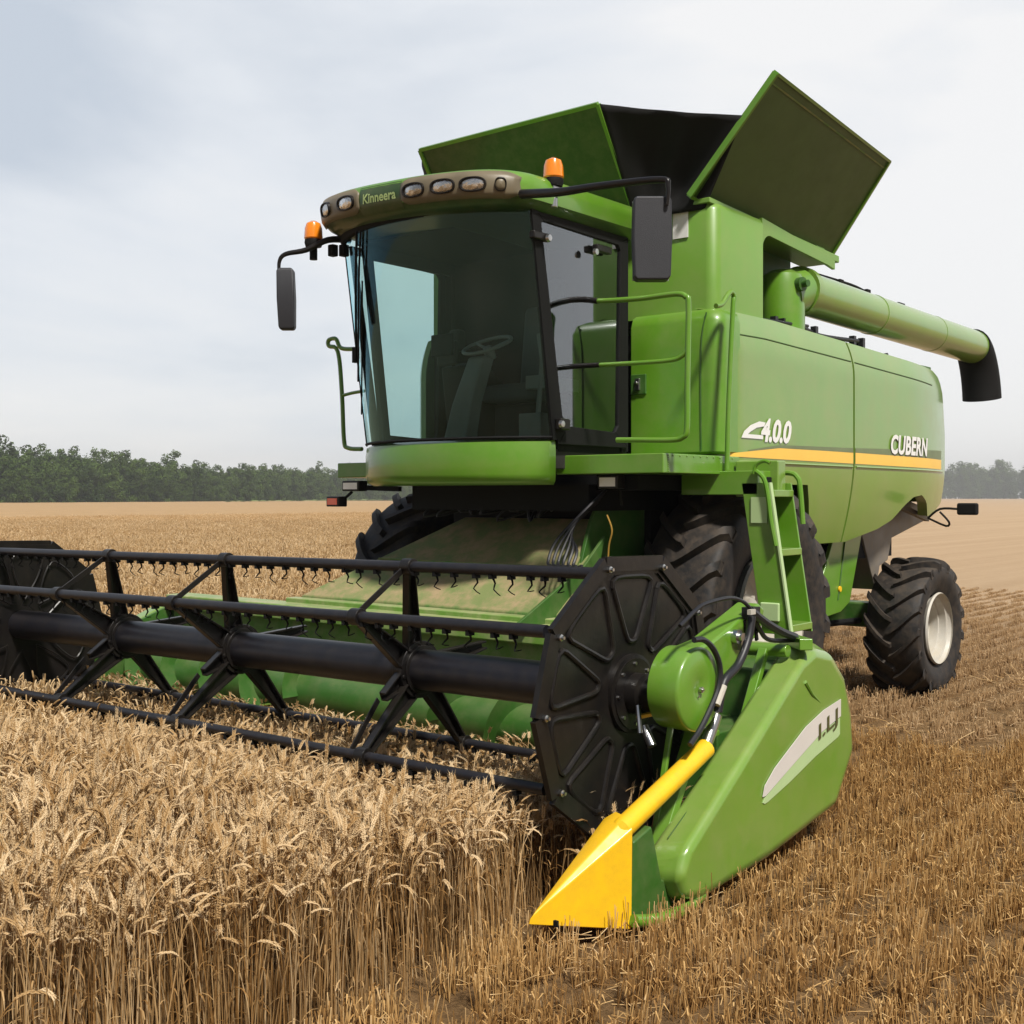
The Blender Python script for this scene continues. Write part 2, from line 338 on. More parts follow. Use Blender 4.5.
# engraved panel line along the top (a dark gap) and lower body crease
for sp,y0,y1 in ((sp1,3.2,5.28),(sp2,5.36,7.3)):
    pts=[V(SX(Y,z)+.001,Y,z) for Y,z in [(y0+(y1-y0)*i/24, lerp([(3.2,3.12),(3.7,3.13),(5.3,3.09),(7.3,3.03)],y0+(y1-y0)*i/24)) for i in range(25)]]
    m=MB(); m.tube(pts,.006,6); m.build('panel_groove','dgreen',sp)
    m=MB(); m.tube([V(SX(Y,2.165)+.002,Y,2.165) for Y in [y0+(y1-y0+(.5 if y0>5 else 0))*i/24 for i in range(25)]],.011,6); m.build('body_crease','panel',sp)
# the numbers and the name
vs,fs=text_mesh('4.0.0',.24,shear=.25,bold=.009,space=.95)
wd=max(v.x for v in vs); k=.52/wd
m=MB(); m.add(on_side([V(v.x*k,v.y,0) for v in vs],3.58,2.335,.008),fs)
sw=[(-.34,0),(-.30,.05),(-.2,.10),(-.06,.135),(.04,.13),(.02,.10),(-.10,.085),(-.2,.05),(-.24,.03),(.0,.03),(.0,0)]
m.add(on_side([V(x,y,0) for x,y in sw],3.62,2.345,.0075),[tuple(range(len(sw)))])
m.build('lettering','letter',sp1,smooth=False)
vs,fs=text_mesh('CUBERN',.23,shear=.18,bold=.008,space=1.04); wd=max(v.x for v in vs); k=1.0/wd
m=MB(); m.add(on_side([V(v.x*k,v.y*1.05,0) for v in vs],6.10,2.31,.012),fs)
m.build('lettering','letter',sp2,smooth=False)
vs2=on_side([V(v.x*k,v.y*1.05,0) for v in vs],6.115,2.30,.008); m=MB(); m.add(vs2,fs); m.build('lettering_shadow_outline','ink',sp2,smooth=False)

# ---- inner body, front face beside the cab, engine deck
m=MB()
m.box((-1.45,3.2,1.95),(1.45,7.6,3.18)); m.box((-1.2,4.4,1.3),(1.2,7.2,1.96))
m.build('inner_body','matt',CH)
m=MB(); m.box((-1.48,5.12,3.19),(1.48,7.55,3.24)); m.build('engine_deck','dgreen',CH,bevel=.01)
def front_corner(x0,x1,y,z0,z1,r=.11):   # front sheet that rounds into the side at x1
    prof=[V(x0,y+.05,0),V(x0,y,0)]+[V(x1-r+r*math.sin(a),y+r-r*math.cos(a),0) for a in [math.pi/2*i/6 for i in range(7)]]+[V(x1,y+.3,0)]
    return prof
m=MB()
pr=front_corner(.84,1.615,2.98,2.2,3.3)
zs=[2.215,2.235,2.6,3.0,3.2,3.27,3.295]; ins=[.03,.0,0,0,.0,.025,.07]
m.loft([[V(p.x-i*(p.x>.9),p.y+i*(p.y<3.2),z) for p in pr] for z,i in zip(zs,ins)], False, False)
m.add([V(p.x-.07*(p.x>.9),p.y+.07*(p.y<3.2),3.295) for p in pr]+[V(.84,3.28,3.295)],[tuple(range(len(pr)+1))])
m.add([V(p.x-.03*(p.x>.9),p.y+.03*(p.y<3.2),2.215) for p in pr]+[V(.84,3.28,2.215)],[tuple(range(len(pr)+1))])
fp=m.build('front_side_sheet','green',CH,ang=50)
# vertical groove near the corner, latch and the door handle recess
m=MB(); m.tube([(1.46,2.977,2.25),(1.46,2.977,3.0),(1.50,2.985,3.26)],.006,6,smooth=5); m.build('panel_groove','dgreen',fp)
a=P(631,375,Y=2.972); b=P(646,394,Y=2.972)
m=MB(); m.box((a.x,2.966,b.z),(b.x,2.99,a.z)); m.build('latch_plate','dgreen',fp,bevel=.006)
m=MB(); c=(a+b)/2; m.box((c.x-.02,2.95,c.z-.045),(c.x+.02,2.97,c.z+.045)); m.lathe([(0,.012),(-.02,.010)],(c.x,2.95,c.z+.01),(0,1,0),12); m.build('latch','steel',fp,bevel=.004)

# ---- grain tank
TZ=4.12
m=MB()
pr=[V(-1.42,3.5,0),V(-1.42,3.16,0)]+[V(1.50-.09+.09*math.sin(a),3.12+.09-.09*math.cos(a),0) for a in [math.pi/2*i/6 for i in range(7)]]+[V(1.50,3.86,0),V(1.40,3.86,0),V(1.40,3.5,0)]
zs=[3.285,TZ-.06,TZ-.02,TZ]; ins=[0,0,.02,.06]
m.loft([[V(p.x-i*(p.x>1.45),p.y+i*(p.y<3.3),z) for p in pr] for z,i in zip(zs,ins)])
gt=m.build('grain_tank','tank',CH,ang=50)
# side rim over the auger: sheet with a rounded notch corner, then the sloping ledge
m=MB()
cor=[V(1.497,3.86+.13-.13*math.cos(t),3.86+.0+.13*math.sin(t)) for t in [math.pi/2*i/6 for i in range(7)]]
pts=[V(1.497,3.855,3.30),V(1.497,3.855,TZ-.005),V(1.497,5.2,3.99),V(1.497,5.2,3.90),V(1.497,5.05,3.92)]+cor[::-1][:-1]+[V(1.497,3.86,3.86)]
m.prism(pts,(-.03,0,0)); m.build('tank_side_rim','tank',gt,bevel=.006)
m=MB(); m.prism([V(1.46,3.1,TZ-.02),V(1.46,3.1,TZ+.02),V(1.50,5.28,4.03),V(1.50,5.28,3.97)],(-.35,0,0)); m.build('tank_ledge','tank',gt,bevel=.006)
m=MB(); m.box((-1.42,3.5,3.2),(1.12,5.1,TZ-.03)); m.box((1.1,3.5,3.25),(1.40,3.87,TZ-.03)); m.build('tank_body','dgreen',gt)
m=MB(); a=P(673,212,Y=3.115); b=P(688,237,Y=3.115); m.box((a.x,3.112,b.z),(b.x,3.119,a.z)); m.build('paper_label','paper',gt)
# flaps
def plate(m, a,b,c,d, t, mi=0):
    a,b,c,d=map(Vector,(a,b,c,d)); n=(b-a).cross(d-a).normalized()*t; m.prism([a,b,c,d],n,mi)
def flap(name, a,b,c,d, t, matn, rib=.0):
    m=MB(); plate(m,a,b,c,d,t); o=m.build(name,[matn],gt,bevel=.004)
    return o
A,B_,C_,D_ = V(1.32,3.03,4.16), V(1.42,5.27,4.06), P(888,160,Y=5.32), P(775,72,Y=3.05)
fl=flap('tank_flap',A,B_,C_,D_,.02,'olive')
nn=(B_-A).cross(D_-A).normalized()
m=MB(); off=nn*.010
for p,q in ((D_,C_),(A,D_),(B_,C_),(A,B_)): m.bar(p+off,q+off,.022,.05,up=nn)
m.build('flap_edge','green',fl)
m=MB(); s=(A-D_).normalized(); m.bar(D_+s*.07+nn*.026, C_+s*.07+nn*.026, .012,.008,up=nn); m.build('flap_seam','dusty',fl)
for t_ in (.12,.5,.88):
    m=MB(); c=A.lerp(B_,t_)+V(.03,0,-.01); ax=(B_-A).normalized(); m.lathe([(-.07,.018),(.07,.018)],c,ax,10); m.box(c+V(-.03,-.05,-.03),c+V(.03,.05,-.01)); m.build('flap_hinge','green',fl)
FA,FB,FC,FD = P(634,212,Y=3.0), V(-.98,3.0,4.10), P(420,150,Y=2.52), P(598,104,Y=2.52)
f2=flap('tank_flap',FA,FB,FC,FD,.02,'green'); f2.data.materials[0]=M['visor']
m=MB(); n2=(FB-FA).cross(FD-FA).normalized()
for p,q in ((FA,FD),(FD,FC),(FC,FB)): m.bar(p,q,.03,.03,up=n2)
m.build('flap_edge','green',f2)
m=MB(); plate(m,(-1.4,3.15,4.1),(-1.55,3.1,4.72),(-1.55,5.2,4.65),(-1.4,5.2,4.1),.02); m.build('tank_flap','dgreen',gt)
m=MB(); plate(m,(-1.35,5.15,4.05),(1.35,5.15,4.05),(1.2,5.5,4.5),(-1.2,5.5,4.5),.02); m.build('tank_flap','dgreen',gt)
# black gusset cloths
G=A+(D_-A)*.66
def gusset(p0,p1,p2,p3):   # p0-p1 flap edge from top to bottom, p3-p2 other flap edge from top to bottom
    m=MB()
    def f(u,v):
        a=p0.lerp(p1,v); b=p3.lerp(p2,v); p=a.lerp(b,u); s=math.sin(math.pi*u)*math.sin(math.pi*min(1,v*.9+.1))
        return p+V(-.05,.12,0)*s+V(0,.03,.012)*math.sin(u*17+v*5)*s
    m.grid(f,24,16); return m.build('gusset_cloth','fabric',gt,solid=.006,recalc=False)
gusset(FD+V(.01,0,0),FA-V(0,0,.06),V(1.40,3.13,4.06),G)
gusset(FC.copy(),FB,V(-1.4,3.13,4.1),V(-1.53,3.14,4.6))

# ---- unloading auger
AX=1.30; AZ=3.60
e0=P(797,291,X=AX+.02); e1=P(973,347,X=AX+.06)
m=MB(); m.tube([e0+(e1-e0)*t for t in (0,.02,.0202,.35,.3501,.36,.3601,.7,.7001,.71,.7101,1)],[.215,.215,.188,.188,.193,.193,.188,.188,.191,.191,.188,.188],40)
au=m.build('unloading_auger','green',CH,ang=30); au.data.materials[0]=M['panel']
m=MB(); c=P(781,300,X=AX); m.lathe([(-.42,.19),(-.2,.19),(.06,.19),(.16,.165),(.2,.1)],(c.x,c.y+.02,3.62),(0,0,1),28)
m.tube([V(c.x,c.y,3.60),e0],.2,24); m.build('auger_elbow','green',au)
m=MB(); m.lathe([(0,.06),(.05,.06),(.05,.03),(.1,.03)],(c.x+.17,c.y-.02,3.68),(1,-.2,0),12); m.build('elbow_bolt','dgreen',au)
t=(e1-e0).normalized()
rings=[]
for k in range(9):
    a=k/8; cen=e1+t*(-.02+.26*math.sin(a*1.45))+V(.02*a,0,-.58*(a**1.5)); dr=(t*math.cos(a*1.35)+V(0,0,-1)*math.sin(a*1.35)).normalized(); u=dr.cross(V(1,0,0)).normalized(); v=V(1,0,0)
    rr=.205+.01*a; rings.append([cen+(v*math.cos(q)+u*math.sin(q)*(1-.12*a))*rr for q in [2*math.pi*i/20 for i in range(20)]])
m=MB(); m.loft(rings); m.build('rubber_spout','matt',au,ang=50)
# fittings on the tube and the dark clutter under it
m=MB(); m.tube([e0+t*.25+V(0,0,.2),e0+t*1.2+V(-.05,0,.24),e0+t*1.55+V(-.05,0,.22)],.014,6,smooth=4)
for q in (.3,.6,.9,1.2,1.5): m.box(e0+t*q+V(-.05,-.04,.17),e0+t*q+V(.0,.04,.22+.02*math.sin(q*9)))
m.box(e0+t*2.2+V(-.04,-.08,.17),e0+t*2.2+V(.04,.08,.20)); m.build('top_fittings','matt',au)
m=MB(); random.seed(4)
m.box((.7,4.3,3.24),(1.28,6.9,3.30))
for i in range(16):
    y=4.3+i*.16+rv0(.05); m.lathe([(0,.02+random.random()*.04),(random.random()*.10,.02+random.random()*.03)],(1.25+random.random()*.15,y,3.27),(rv0(.2),rv0(.3),1),8)
m.build('engine_clutter','matt',CH)
m=MB(); m.tube([(1.35,4.1,3.33),(1.4,4.6,3.36),(1.36,5.2,3.33),(1.4,5.9,3.35)],.02,8,smooth=5); m.tube([(1.3,4.05,3.36),(1.44,4.35,3.34),(1.38,4.9,3.38)],.015,8,smooth=5)
for y in (4.25,4.4,5.0,5.8,6.0): m.box((1.36,y,3.30),(1.41,y+.05,3.39))
m.build('hose_bundle','hose',CH)

# ---- rear hood, undercarriage
m=MB(); m.loft([[V(s*x,Y,z) for s,x,z in ((1,1.40,1.85),(1,1.44,2.2),(1,1.40,2.9),(1,1.2,3.05),(-1,1.2,3.05),(-1,1.40,2.9),(-1,1.44,2.2),(-1,1.40,1.85))] for Y in (7.6,8.05)]+[[V(s*x,8.15,z) for s,x,z in ((1,1.3,1.95),(1,1.34,2.2),(1,1.3,2.7),(1,1.1,2.8),(-1,1.1,2.8),(-1,1.3,2.7),(-1,1.34,2.2),(-1,1.3,1.95))]])
m.build('rear_hood','panel',CH,bevel=.03)
pl=[P(833,541,X=1.34),P(862,534,X=1.34),P(850,602,X=1.34),P(841,612,X=1.34),P(827,617,X=1.34),P(820,587,X=1.34)]
m=MB(); m.prism(pl,(-.04,0,0)); sk=m.build('lower_skirt','green',CH,bevel=.008)
m=MB(); m.tube([P(845,541,X=1.346),P(838,600,X=1.346)],.006,6); m.build('panel_groove','dgreen',sk)
c=P(839.5,589,X=1.345); m=MB(); m.lathe([(0,.028),(.012,.026)],c,(1,0,0),16); m.build('reflector','yellow',sk)
m=MB(); m.prism([P(x,y,X=1.22) for x,y in ((862,535),(886,508),(908,500),(935,512),(930,518),(892,538),(888,560),(880,566),(876,590),(868,560))],(-.9,0,0)); m.build('straw_chute','grey',CH,bevel=.01)
m=MB(); m.bar(P(886,500,X=1.3),P(927,519,X=1.36),.05,.05); m.build('chute_strut','grey',CH)
m=MB(); m.box((-1.15,5.3,.95),(1.15,6.0,1.6)); m.box((-1.0,3.0,.9),(1.0,4.2,2.0)); m.box((.9,5.7,1.0),(1.25,5.95,1.5)); m.build('undercarriage','matt',CH)
m=MB(); m.box((-1.4,6.55,.62),(1.4,6.8,.86)); m.box((-.3,4.2,.6),(.3,6.6,.8)); m.build('rear_axle','dgreen',CH,bevel=.02)
m=MB(); m.tube([(1.0,5.0,.75),(1.15,5.6,.72),(1.2,6.4,.7)],.03,8); m.build('steering_rod','matt',CH)
m=MB(); m.lathe([(-1.2,.16),(1.2,.16)],(0,3.57,.95),(1,0,0),16); m.build('front_axle','matt',CH)
# rear marker paddle on its bracket
m=MB(); a=P(928,518,X=1.5); b=P(940,509,X=1.62); c=P(958,509,X=1.8); m.tube([a,b,c],.012,8,smooth=4); m.tube([a,P(946,526,X=1.7),P(949,522,X=1.75),P(940,512,X=1.65)],.011,8,smooth=3)
pd=m.build('marker_bracket','black',CH)
c0=P(957,503,X=1.85); c1=P(983,515,X=2.07); m=MB(); m.box((c0.x,c0.y-.02,c1.z),(c1.x-.02,c0.y+.05,c0.z)); m.build('marker_lamp','matt',pd,bevel=.02,seg=3)

# ---- wheels
def wheel(name, x_out, yc, zc, R, W, rr, side=1, n_lug=21, lab=None):
    """x_out outer face; tyre is the wheel's own mesh"""
    r_in=rr; h=W/2; s=side; cx=x_out-s*h
    m=MB()
    prof=[(-.62,r_in-.02),(-.80,r_in+.02),(-.98,r_in+(R-r_in)*.45),(-.97,R-(R-r_in)*.25),(-.88,R-.055),(-.6,R-.03),(0,R-.015),(.6,R-.03),(.88,R-.055),(.97,R-(R-r_in)*.25),(.98,r_in+(R-r_in)*.45),(.80,r_in+.02),(.62,r_in-.02)]
    P2=spline([V(a,b,0) for a,b in prof],3)
    m.loft([[V(cx+p.x*h, yc+p.y*math.cos(q), zc+p.y*math.sin(q)) for q in [2*math.pi*i/72 for i in range(72)]] for p in P2], True, False)
    lh=.058*R/.9; da=2*math.pi/n_lug
    for sd in (-1,1):
        for i in range(n_lug):
            a0=i*da+(da/2 if sd>0 else 0); rings=[]
            K=9
            for k in range(K+1):
                t=k/K; x=sd*h*(-.06+1.06*t) ; ang=a0-(.62*t**1.35)*.50*2.0*(W/ (1.3*R))
                top=R+lh*.75-(.05*t**3)*R; bot=R-.07-.03*t
                if t>.93: top=R-.03*R; 
                wth=(.034+.014*t)*R/.9
                # direction tangent (approx.) so that the bar keeps its thickness
                rad=lambda r,a,xx:V(cx+xx, yc+r*math.cos(a), zc+r*math.sin(a))
                w1=wth/R; w2=wth*.72/R
                rings.append([rad(bot,ang-w1,x),rad(top,ang-w2,x),rad(top,ang+w2,x),rad(bot,ang+w1,x)])
            # shoulder end runs down the side wall
            ang=a0-(.62)*.5*2.0*(W/(1.3*R))-.012; x=sd*h*1.005; r1=R-.05*R; r0=R-.2*R
            w1=.040/R
            rings.append([V(cx+x*.93,yc+r0*math.cos(ang-w1),zc+r0*math.sin(ang-w1)),V(cx+x,yc+r1*math.cos(ang-w1),zc+r1*math.sin(ang-w1)),V(cx+x,yc+r1*math.cos(ang+w1),zc+r1*math.sin(ang+w1)),V(cx+x*.93,yc+r0*math.cos(ang+w1),zc+r0*math.sin(ang+w1))])
            m.loft(rings)
    o=m.build(name,'rubber',CH,ang=40,label=lab)
    m=MB(); X=lambda d:x_out-s*d
    pr=[(.0*W+.012,rr*1.0),(.03,rr*1.03),(.06,rr*.97),(.07,rr*.90),(.16*W+.05,rr*.87),(.17*W+.05,rr*.82),(.42*W,rr*.80),(.46*W,rr*.74),(.50*W,rr*.60),(.44*W,rr*.40),(.42*W,rr*.30),(.32*W,rr*.27),(.31*W,rr*.10),(.31*W,.001)]
    m.loft([[V(X(d), yc+r*math.cos(q), zc+r*math.sin(q)) for q in [2*math.pi*i/48 for i in range(48)]] for d,r in pr], True, False)
    for i in range(8):
        q=2*math.pi*i/8; m.lathe([(0,.018),(-.03,.018)],(X(.43*W),yc+rr*.36*math.cos(q),zc+rr*.36*math.sin(q)),(-s,0,0),6)
    m.loft([[V(x_out-s*(W-d), yc+r*math.cos(q), zc+r*math.sin(q)) for q in [2*math.pi*i/32 for i in range(32)]] for d,r in ((.02,rr),(.08,rr*.9),(.3*W,rr*.85),(.3*W,.001))], True, False)
    m.build('wheel_rim','white',o,ang=30)
    return o
wheel('front_wheel',1.76,3.57,.98,1.0,.66,.52,1,20)
wheel('front_wheel',-2.00,3.57,.98,1.0,.66,.52,-1,20)
wheel('rear_wheel',1.90,6.69,.645,.645,.52,.335,1,17)
wheel('rear_wheel',-1.90,6.69,.645,.645,.52,.335,-1,17)

# ---- platform, ladder, rails
m=MB()
m.prism([(.80,2.08,2.06),(1.70,2.08,2.06),(1.70,3.12,2.06),(.80,3.12,2.06)],(0,0,.135)); 
pf=m.build('platform','green',CH,bevel=.008)
m=MB()
for k in range(8): m.lathe([(0,.006),(.005,.004)],(1.702,2.14+.0,2.075+k*.015),(1,0,0),6)
for k in range(10): m.lathe([(0,.007),(.005,.004)],(1.702,2.2+k*.09,2.18),(1,0,0),6)
m.build_each('rivet','panel',pf)
m=MB(); m.box((1.38,2.83,1.915),(2.0,3.22,2.085)); m.build('step_box','green',pf,bevel=.006)
m=MB(); m.box((-1.42,2.0,2.06),(-.86,2.6,2.18)); m.build('platform','green',CH,bevel=.008)
def lx(z): return 2.10+(1.95-z)*.155
ld_=MB()
for Y in (2.83,3.15):
    ld_.prism([V(lx(2.0)-.22,Y,2.0),V(lx(2.0),Y,2.0),V(lx(.95),Y,.95),V(lx(.95)-.22,Y,.95)],(0,.02,0))
lad=ld_.build('ladder','green',CH,bevel=.004)
m=MB(); m.bar(V(lx(2.0)+.004,2.835,2.0),V(lx(.95)+.004,2.835,.95),.035,.012,up=(1,0,0)); m.build('stringer_edge','declow',lad)
for z in (1.93,1.52,1.00):
    m=MB(); m.box((lx(z)-.21,2.852,z-.03),(lx(z)+.015,3.148,z+.02)); m.build('tread','panel',lad,bevel=.006)
m=MB(); m.prism([V(lx(2.0)-.2,2.852,2.0),V(lx(.95)-.2,2.852,.95),V(lx(.95)-.2,3.148,.95),V(lx(2.0)-.2,3.148,2.0)],(-.012,0,0)); m.build('ladder_back','dgreen',lad)
a=P(751,497,Y=2.822); b=P(767,523,Y=2.822); m=MB(); m.box((a.x,2.82,b.z),(b.x,2.829,a.z)); m.build('pale_label','declow',lad)
a=P(761,602,Y=2.82); b=P(780,622,Y=2.82); m=MB(); m.box((a.x,2.80,b.z),(b.x,2.828,a.z)); m.build('side_reflector','declow',lad,bevel=.01)
m=MB(); m.tube([P(x,y,Y=2.80) for x,y in ((754,474),(756,465),(764,461),(770,463))],.014,8,smooth=4); m.tube([P(x,y,Y=2.80) for x,y in ((756,471),(764,479),(768,496),(771,520),(776,546))],.017,8,smooth=5)
m.tube([P(x,y,Y=3.19) for x,y in ((768,473),(790,473),(797,477),(800,486),(803,524))],.019,8,smooth=5)
m.build_each('ladder_rail','green',lad)
m=MB(); m.box(P(764,484,Y=3.0)-V(.05,.04,.03),P(764,484,Y=3.0)+V(.05,.04,.05)); m.build('latch_block','matt',lad,bevel=.008)
m=MB(); m.box((1.72,3.02,1.90),(2.06,3.14,2.16)); m.build('ladder_bracket','panel',lad,bevel=.01)
# rails
m=MB(); Y=2.10
m.tube([P(x,y,Y=Y) for x,y in ((543,322),(545,309),(556,302),(580,299.5),(600,301),(640,298.5),(676,294),(686,297),(688.5,306),(687.5,380),(687,428),(683,437),(672,440),(640,440),(617,440))],.019,10,smooth=5)
m.tube([P(x,y,Y=Y) for x,y in ((548,368),(600,365),(665,361),(682,356),(688,347))],.016,10,smooth=5)
hr=m.build('handrail','green',CH)
m=MB(); m.lathe([(-.03,.03),(.03,.03)],P(543,322,Y=Y),(0,0,1),10); m.build('rail_clamp','black',hr)
m=MB(); m.tube([P(542,318,Y=Y-.001),P(545,309,Y=Y-.001),P(556,302,Y=Y-.001),P(580,299.5,Y=Y-.001),P(598,301,Y=Y-.001)],.0215,10,smooth=5); m.tube([P(547,368,Y=Y-.001),P(600,365,Y=Y-.001)],.0185,10); m.build_each('rail_grip','black',hr)
m=MB(); m.tube([P(x,y,X=1.74) for x,y in ((716,306),(722,304),(727,296),(731,292),(734,297),(733,310),(729,400),(727,470))],.019,10,smooth=5); m.build('handrail','green',CH)
m=MB(); m.tube([P(x,y,Y=2.0) for x,y in ((354,349),(341,348),(336,339),(329,340),(329,346),(338,352),(342,395),(344,440),(348,448),(362,449))],.018,8,smooth=5); m.tube([P(x,y,Y=2.0) for x,y in ((341,396),(352,393),(364,391))],.014,8,smooth=3)
m.build('handrail','green',CH)

# ---- cab
ZB0,ZT0=2.30,3.93
def wsy(x, z, hw=.93):      # windshield plan curve, leaning forward with height
    t=(z-ZB0)/(ZT0-ZB0); base=1.87-.25*t; a=min(1,abs(x)/hw)
    return base-.30*(1-a**2.6)
def gshell(name,f,nu,nv,mt,parent):
    m=MB(); m.grid(f,nu,nv); return m.build(name,mt,parent,recalc=False)
m=MB()
m.box((-.88,1.95,2.10),(.88,2.86,2.24)); m.box((-.6,1.66,2.10),(.6,1.95,2.24))                    # floor
m.box((-.88,2.80,2.24),(.88,2.86,3.88),1)                   # rear wall
m.box((-.88,1.70,3.86),(.88,2.86,3.90),1)                   # headliner
for s in (-1,1):
    m.bar((s*.86,2.02,2.24),(s*.86,1.80,3.88),.055,.075,1,up=(0,1,0))
    m.bar((s*.87,2.80,2.24),(s*.87,2.80,3.88),.07,.09,1,up=(0,1,0))
m.bar((-.86,2.0,2.27),(-.86,2.8,2.27),.05,.16,1); m.bar((.86,2.0,2.27),(.86,2.8,2.27),.05,.10,1)
m.bar((-.86,1.8,3.84),(-.86,2.8,3.84),.05,.14,1); m.bar((.86,1.8,3.85),(.86,2.8,3.85),.05,.1,1)
cab=m.build('cab',['cabin','matt'],CH,bevel=.006)
# bumper under the glass
m=MB(); rings=[]
for z,o in ((1.985,.07),(2.01,.015),(2.06,0),(2.22,0),(2.285,.01),(2.305,.05)):
    xs=[-.92+1.84*i/40 for i in range(41)]
    r=[V(x*(1-o*.3), wsy(x,2.3,.93)-.015+o, z) for x in xs]
    r=r[:]; r.append(V(.92*(1-o*.3),1.92,z)); r.insert(0,V(-.92*(1-o*.3),1.92,z)); rings.append(r)
m.loft(rings); m.build('cab_bumper','green',cab,ang=50)
ws=gshell('windshield',lambda u,v:(-.93+1.86*u, wsy(-.93+1.86*u,2.31+1.61*v), 2.31+1.61*v),40,12,'glass',cab)
m=MB()   # rubber seal round the glass
ed=[V(-.93+1.86*i/40, wsy(-.93+1.86*i/40,2.315)-.003,2.315) for i in range(41)]; m.tube(ed,.012,6)
ed=[V(-.93+1.86*i/40, wsy(-.93+1.86*i/40,3.89)-.003,3.89) for i in range(41)]; m.tube(ed,.035,6)
m.bar(V(.925,wsy(.93,2.3)+.03,2.3),V(.925,wsy(.93,3.9)+.03,3.9),.07,.03,up=(1,0,0)); m.tube([V(-.93,wsy(-.93,2.3),2.3),V(-.93,wsy(-.93,3.9),3.9)],.006,6)
m.build('windshield_seal','matt',ws)
# side door with rounded lower corner
def door(s):
    X=.905*s; y0b,y0t,y1=1.93,1.70,2.80
    m=MB()
    outer=[V(X,y0b,2.27),V(X,y1,2.27),V(X,y1,3.86),V(X,y0t-.02,3.86)]
    inner=[V(X,y0b+.05,2.47),V(X,y0b+.12,2.40),V(X,y1-.17,2.38),V(X,y1-.13,2.43),V(X,y1-.10,3.74),V(X,y1-.13,3.78),V(X,y0t+.07,3.80),V(X,y0t+.04,3.78)]
    # frame as four strips
    q=[(outer[0],outer[1],inner[2],inner[1],),(outer[1],outer[2],inner[5],inner[4],inner[3],inner[2]),(outer[2],outer[3],inner[6],inner[5]),(outer[3],outer[0],inner[1],inner[0],inner[7],inner[6])]
    for f in q: m.prism(f,(s*.03,0,0))
    d=m.build('door','matt',cab,bevel=.004)
    m=MB(); m.add([p+V(s*.012,0,0) for p in inner],[tuple(range(8))]); m.build('door_glass','glassd',d,recalc=False)
    return d
dr=door(1); dl=door(-1)
m=MB()
for x,y in ((540,237),(602,250)):
    c=P(x,y,X=.95); m.box(c+V(-.02,-.10,-.025),c+V(.03,.09,.03))
c=P(560,423,X=.95); m.box(c+V(-.01,-.05,-.05),c+V(.05,.06,.03)); m.build_each('hinge','black',dr,bevel=.012)
m=MB()
for x,y in ((548,238),(595,252),(561,424)): m.lathe([(0,.028),(.02,.022),(.022,.001)],P(x,y,X=.99),(1,0,0),14)
m.build_each('hinge_cap','steel',dr)
# interior
m=MB(); 
m.box((-.02,2.35,2.24),(.42,2.75,2.62)); m.build('seat_base','matt',cab,bevel=.03)
m=MB(); m.box((-.06,2.22,2.62),(.46,2.72,2.76)); m.build('seat','seatcloth',cab,bevel=.05,seg=3)
m=MB(); m.prism([V(-.04,2.66,2.7),V(-.04,2.80,2.7),V(-.04,2.84,3.42),V(-.04,2.74,3.42)],(.48,0,0)); m.build('backrest','seatcloth',cab,bevel=.05,seg=3)
m=MB(); m.box((.08,2.74,3.44),(.34,2.82,3.62)); m.build('headrest','seatcloth',cab,bevel=.04,seg=3)
m=MB(); m.loft([[V(cx+sx*w/2,cy+sy*.07,z) for sx,sy in ((-1,-1),(1,-1),(1,1),(-1,1))] for cx,cy,z,w in ((.0,1.92,2.24,.24),(.02,2.0,2.6,.19),(.06,2.12,2.96,.15))]); m.build('steering_column','cabgrey',cab,bevel=.02)
m=MB(); c=V(.09,2.15,3.05); nrm=V(0,-.42,.9).normalized(); u=V(1,0,0); v=nrm.cross(u)
m.tube([c+(u*math.cos(a)+v*math.sin(a))*.19 for a in [2*math.pi*i/32 for i in range(33)]],.014,8,caps=False)
for a in (.4,2.7,4.7): m.tube([c-nrm*.04,c+(u*math.cos(a)+v*math.sin(a))*.185],.012,6)
m.lathe([(-.08,.04),(.0,.045),(.02,.03)],c-nrm*.03,nrm,14); m.build('steering_wheel','cabgrey',cab)
m=MB(); m.prism([V(-.44,2.3,2.24),V(-.44,2.7,2.24),V(-.44,2.75,2.75),V(-.44,2.45,2.98),V(-.44,2.2,2.92)],(.26,0,0)); m.box((-.45,2.16,2.93),(-.24,2.21,3.12)); m.box((-.40,2.25,3.05),(-.30,2.35,3.22)); m.build('control_console','cabin',cab,bevel=.02)
m=MB(); m.box((.42,2.2,2.7),(.55,2.7,2.8)); m.tube([(.6,2.1,2.3),(.62,2.15,2.9),(.55,2.2,3.1)],.02,8); m.box((.56,1.95,2.26),(.76,2.2,2.5)); m.build('arm_console','cabgrey',cab,bevel=.02)
m=MB(); m.box((-.47,2.12,3.0),(-.25,2.15,3.17)); m.tube([(-.36,2.15,3.05),(-.36,2.3,2.9)],.015,6); m.build('monitor','matt',cab,bevel=.008)
m=MB(); m.box((.15,1.9,2.25),(.7,2.12,2.29)); m.build('foot_rest','cabgrey',cab,bevel=.01)
# wipers
m=MB()
def wp(x,z): return V(x,wsy(x,z)-.03,z)
m.tube([wp(-.50,3.86),wp(-.62,3.5),wp(-.83,2.95)],.010,6,smooth=4); m.tube([wp(-.44,3.86),wp(-.56,3.5),wp(-.85,2.8)],.008,6,smooth=4)
m.bar(wp(-.50,3.50),wp(-.86,2.55),.012,.03); m.box(wp(-.83,3.0)-V(.02,.02,.06),wp(-.83,3.0)+V(.02,.02,.06)); m.build('wiper','matt',cab)

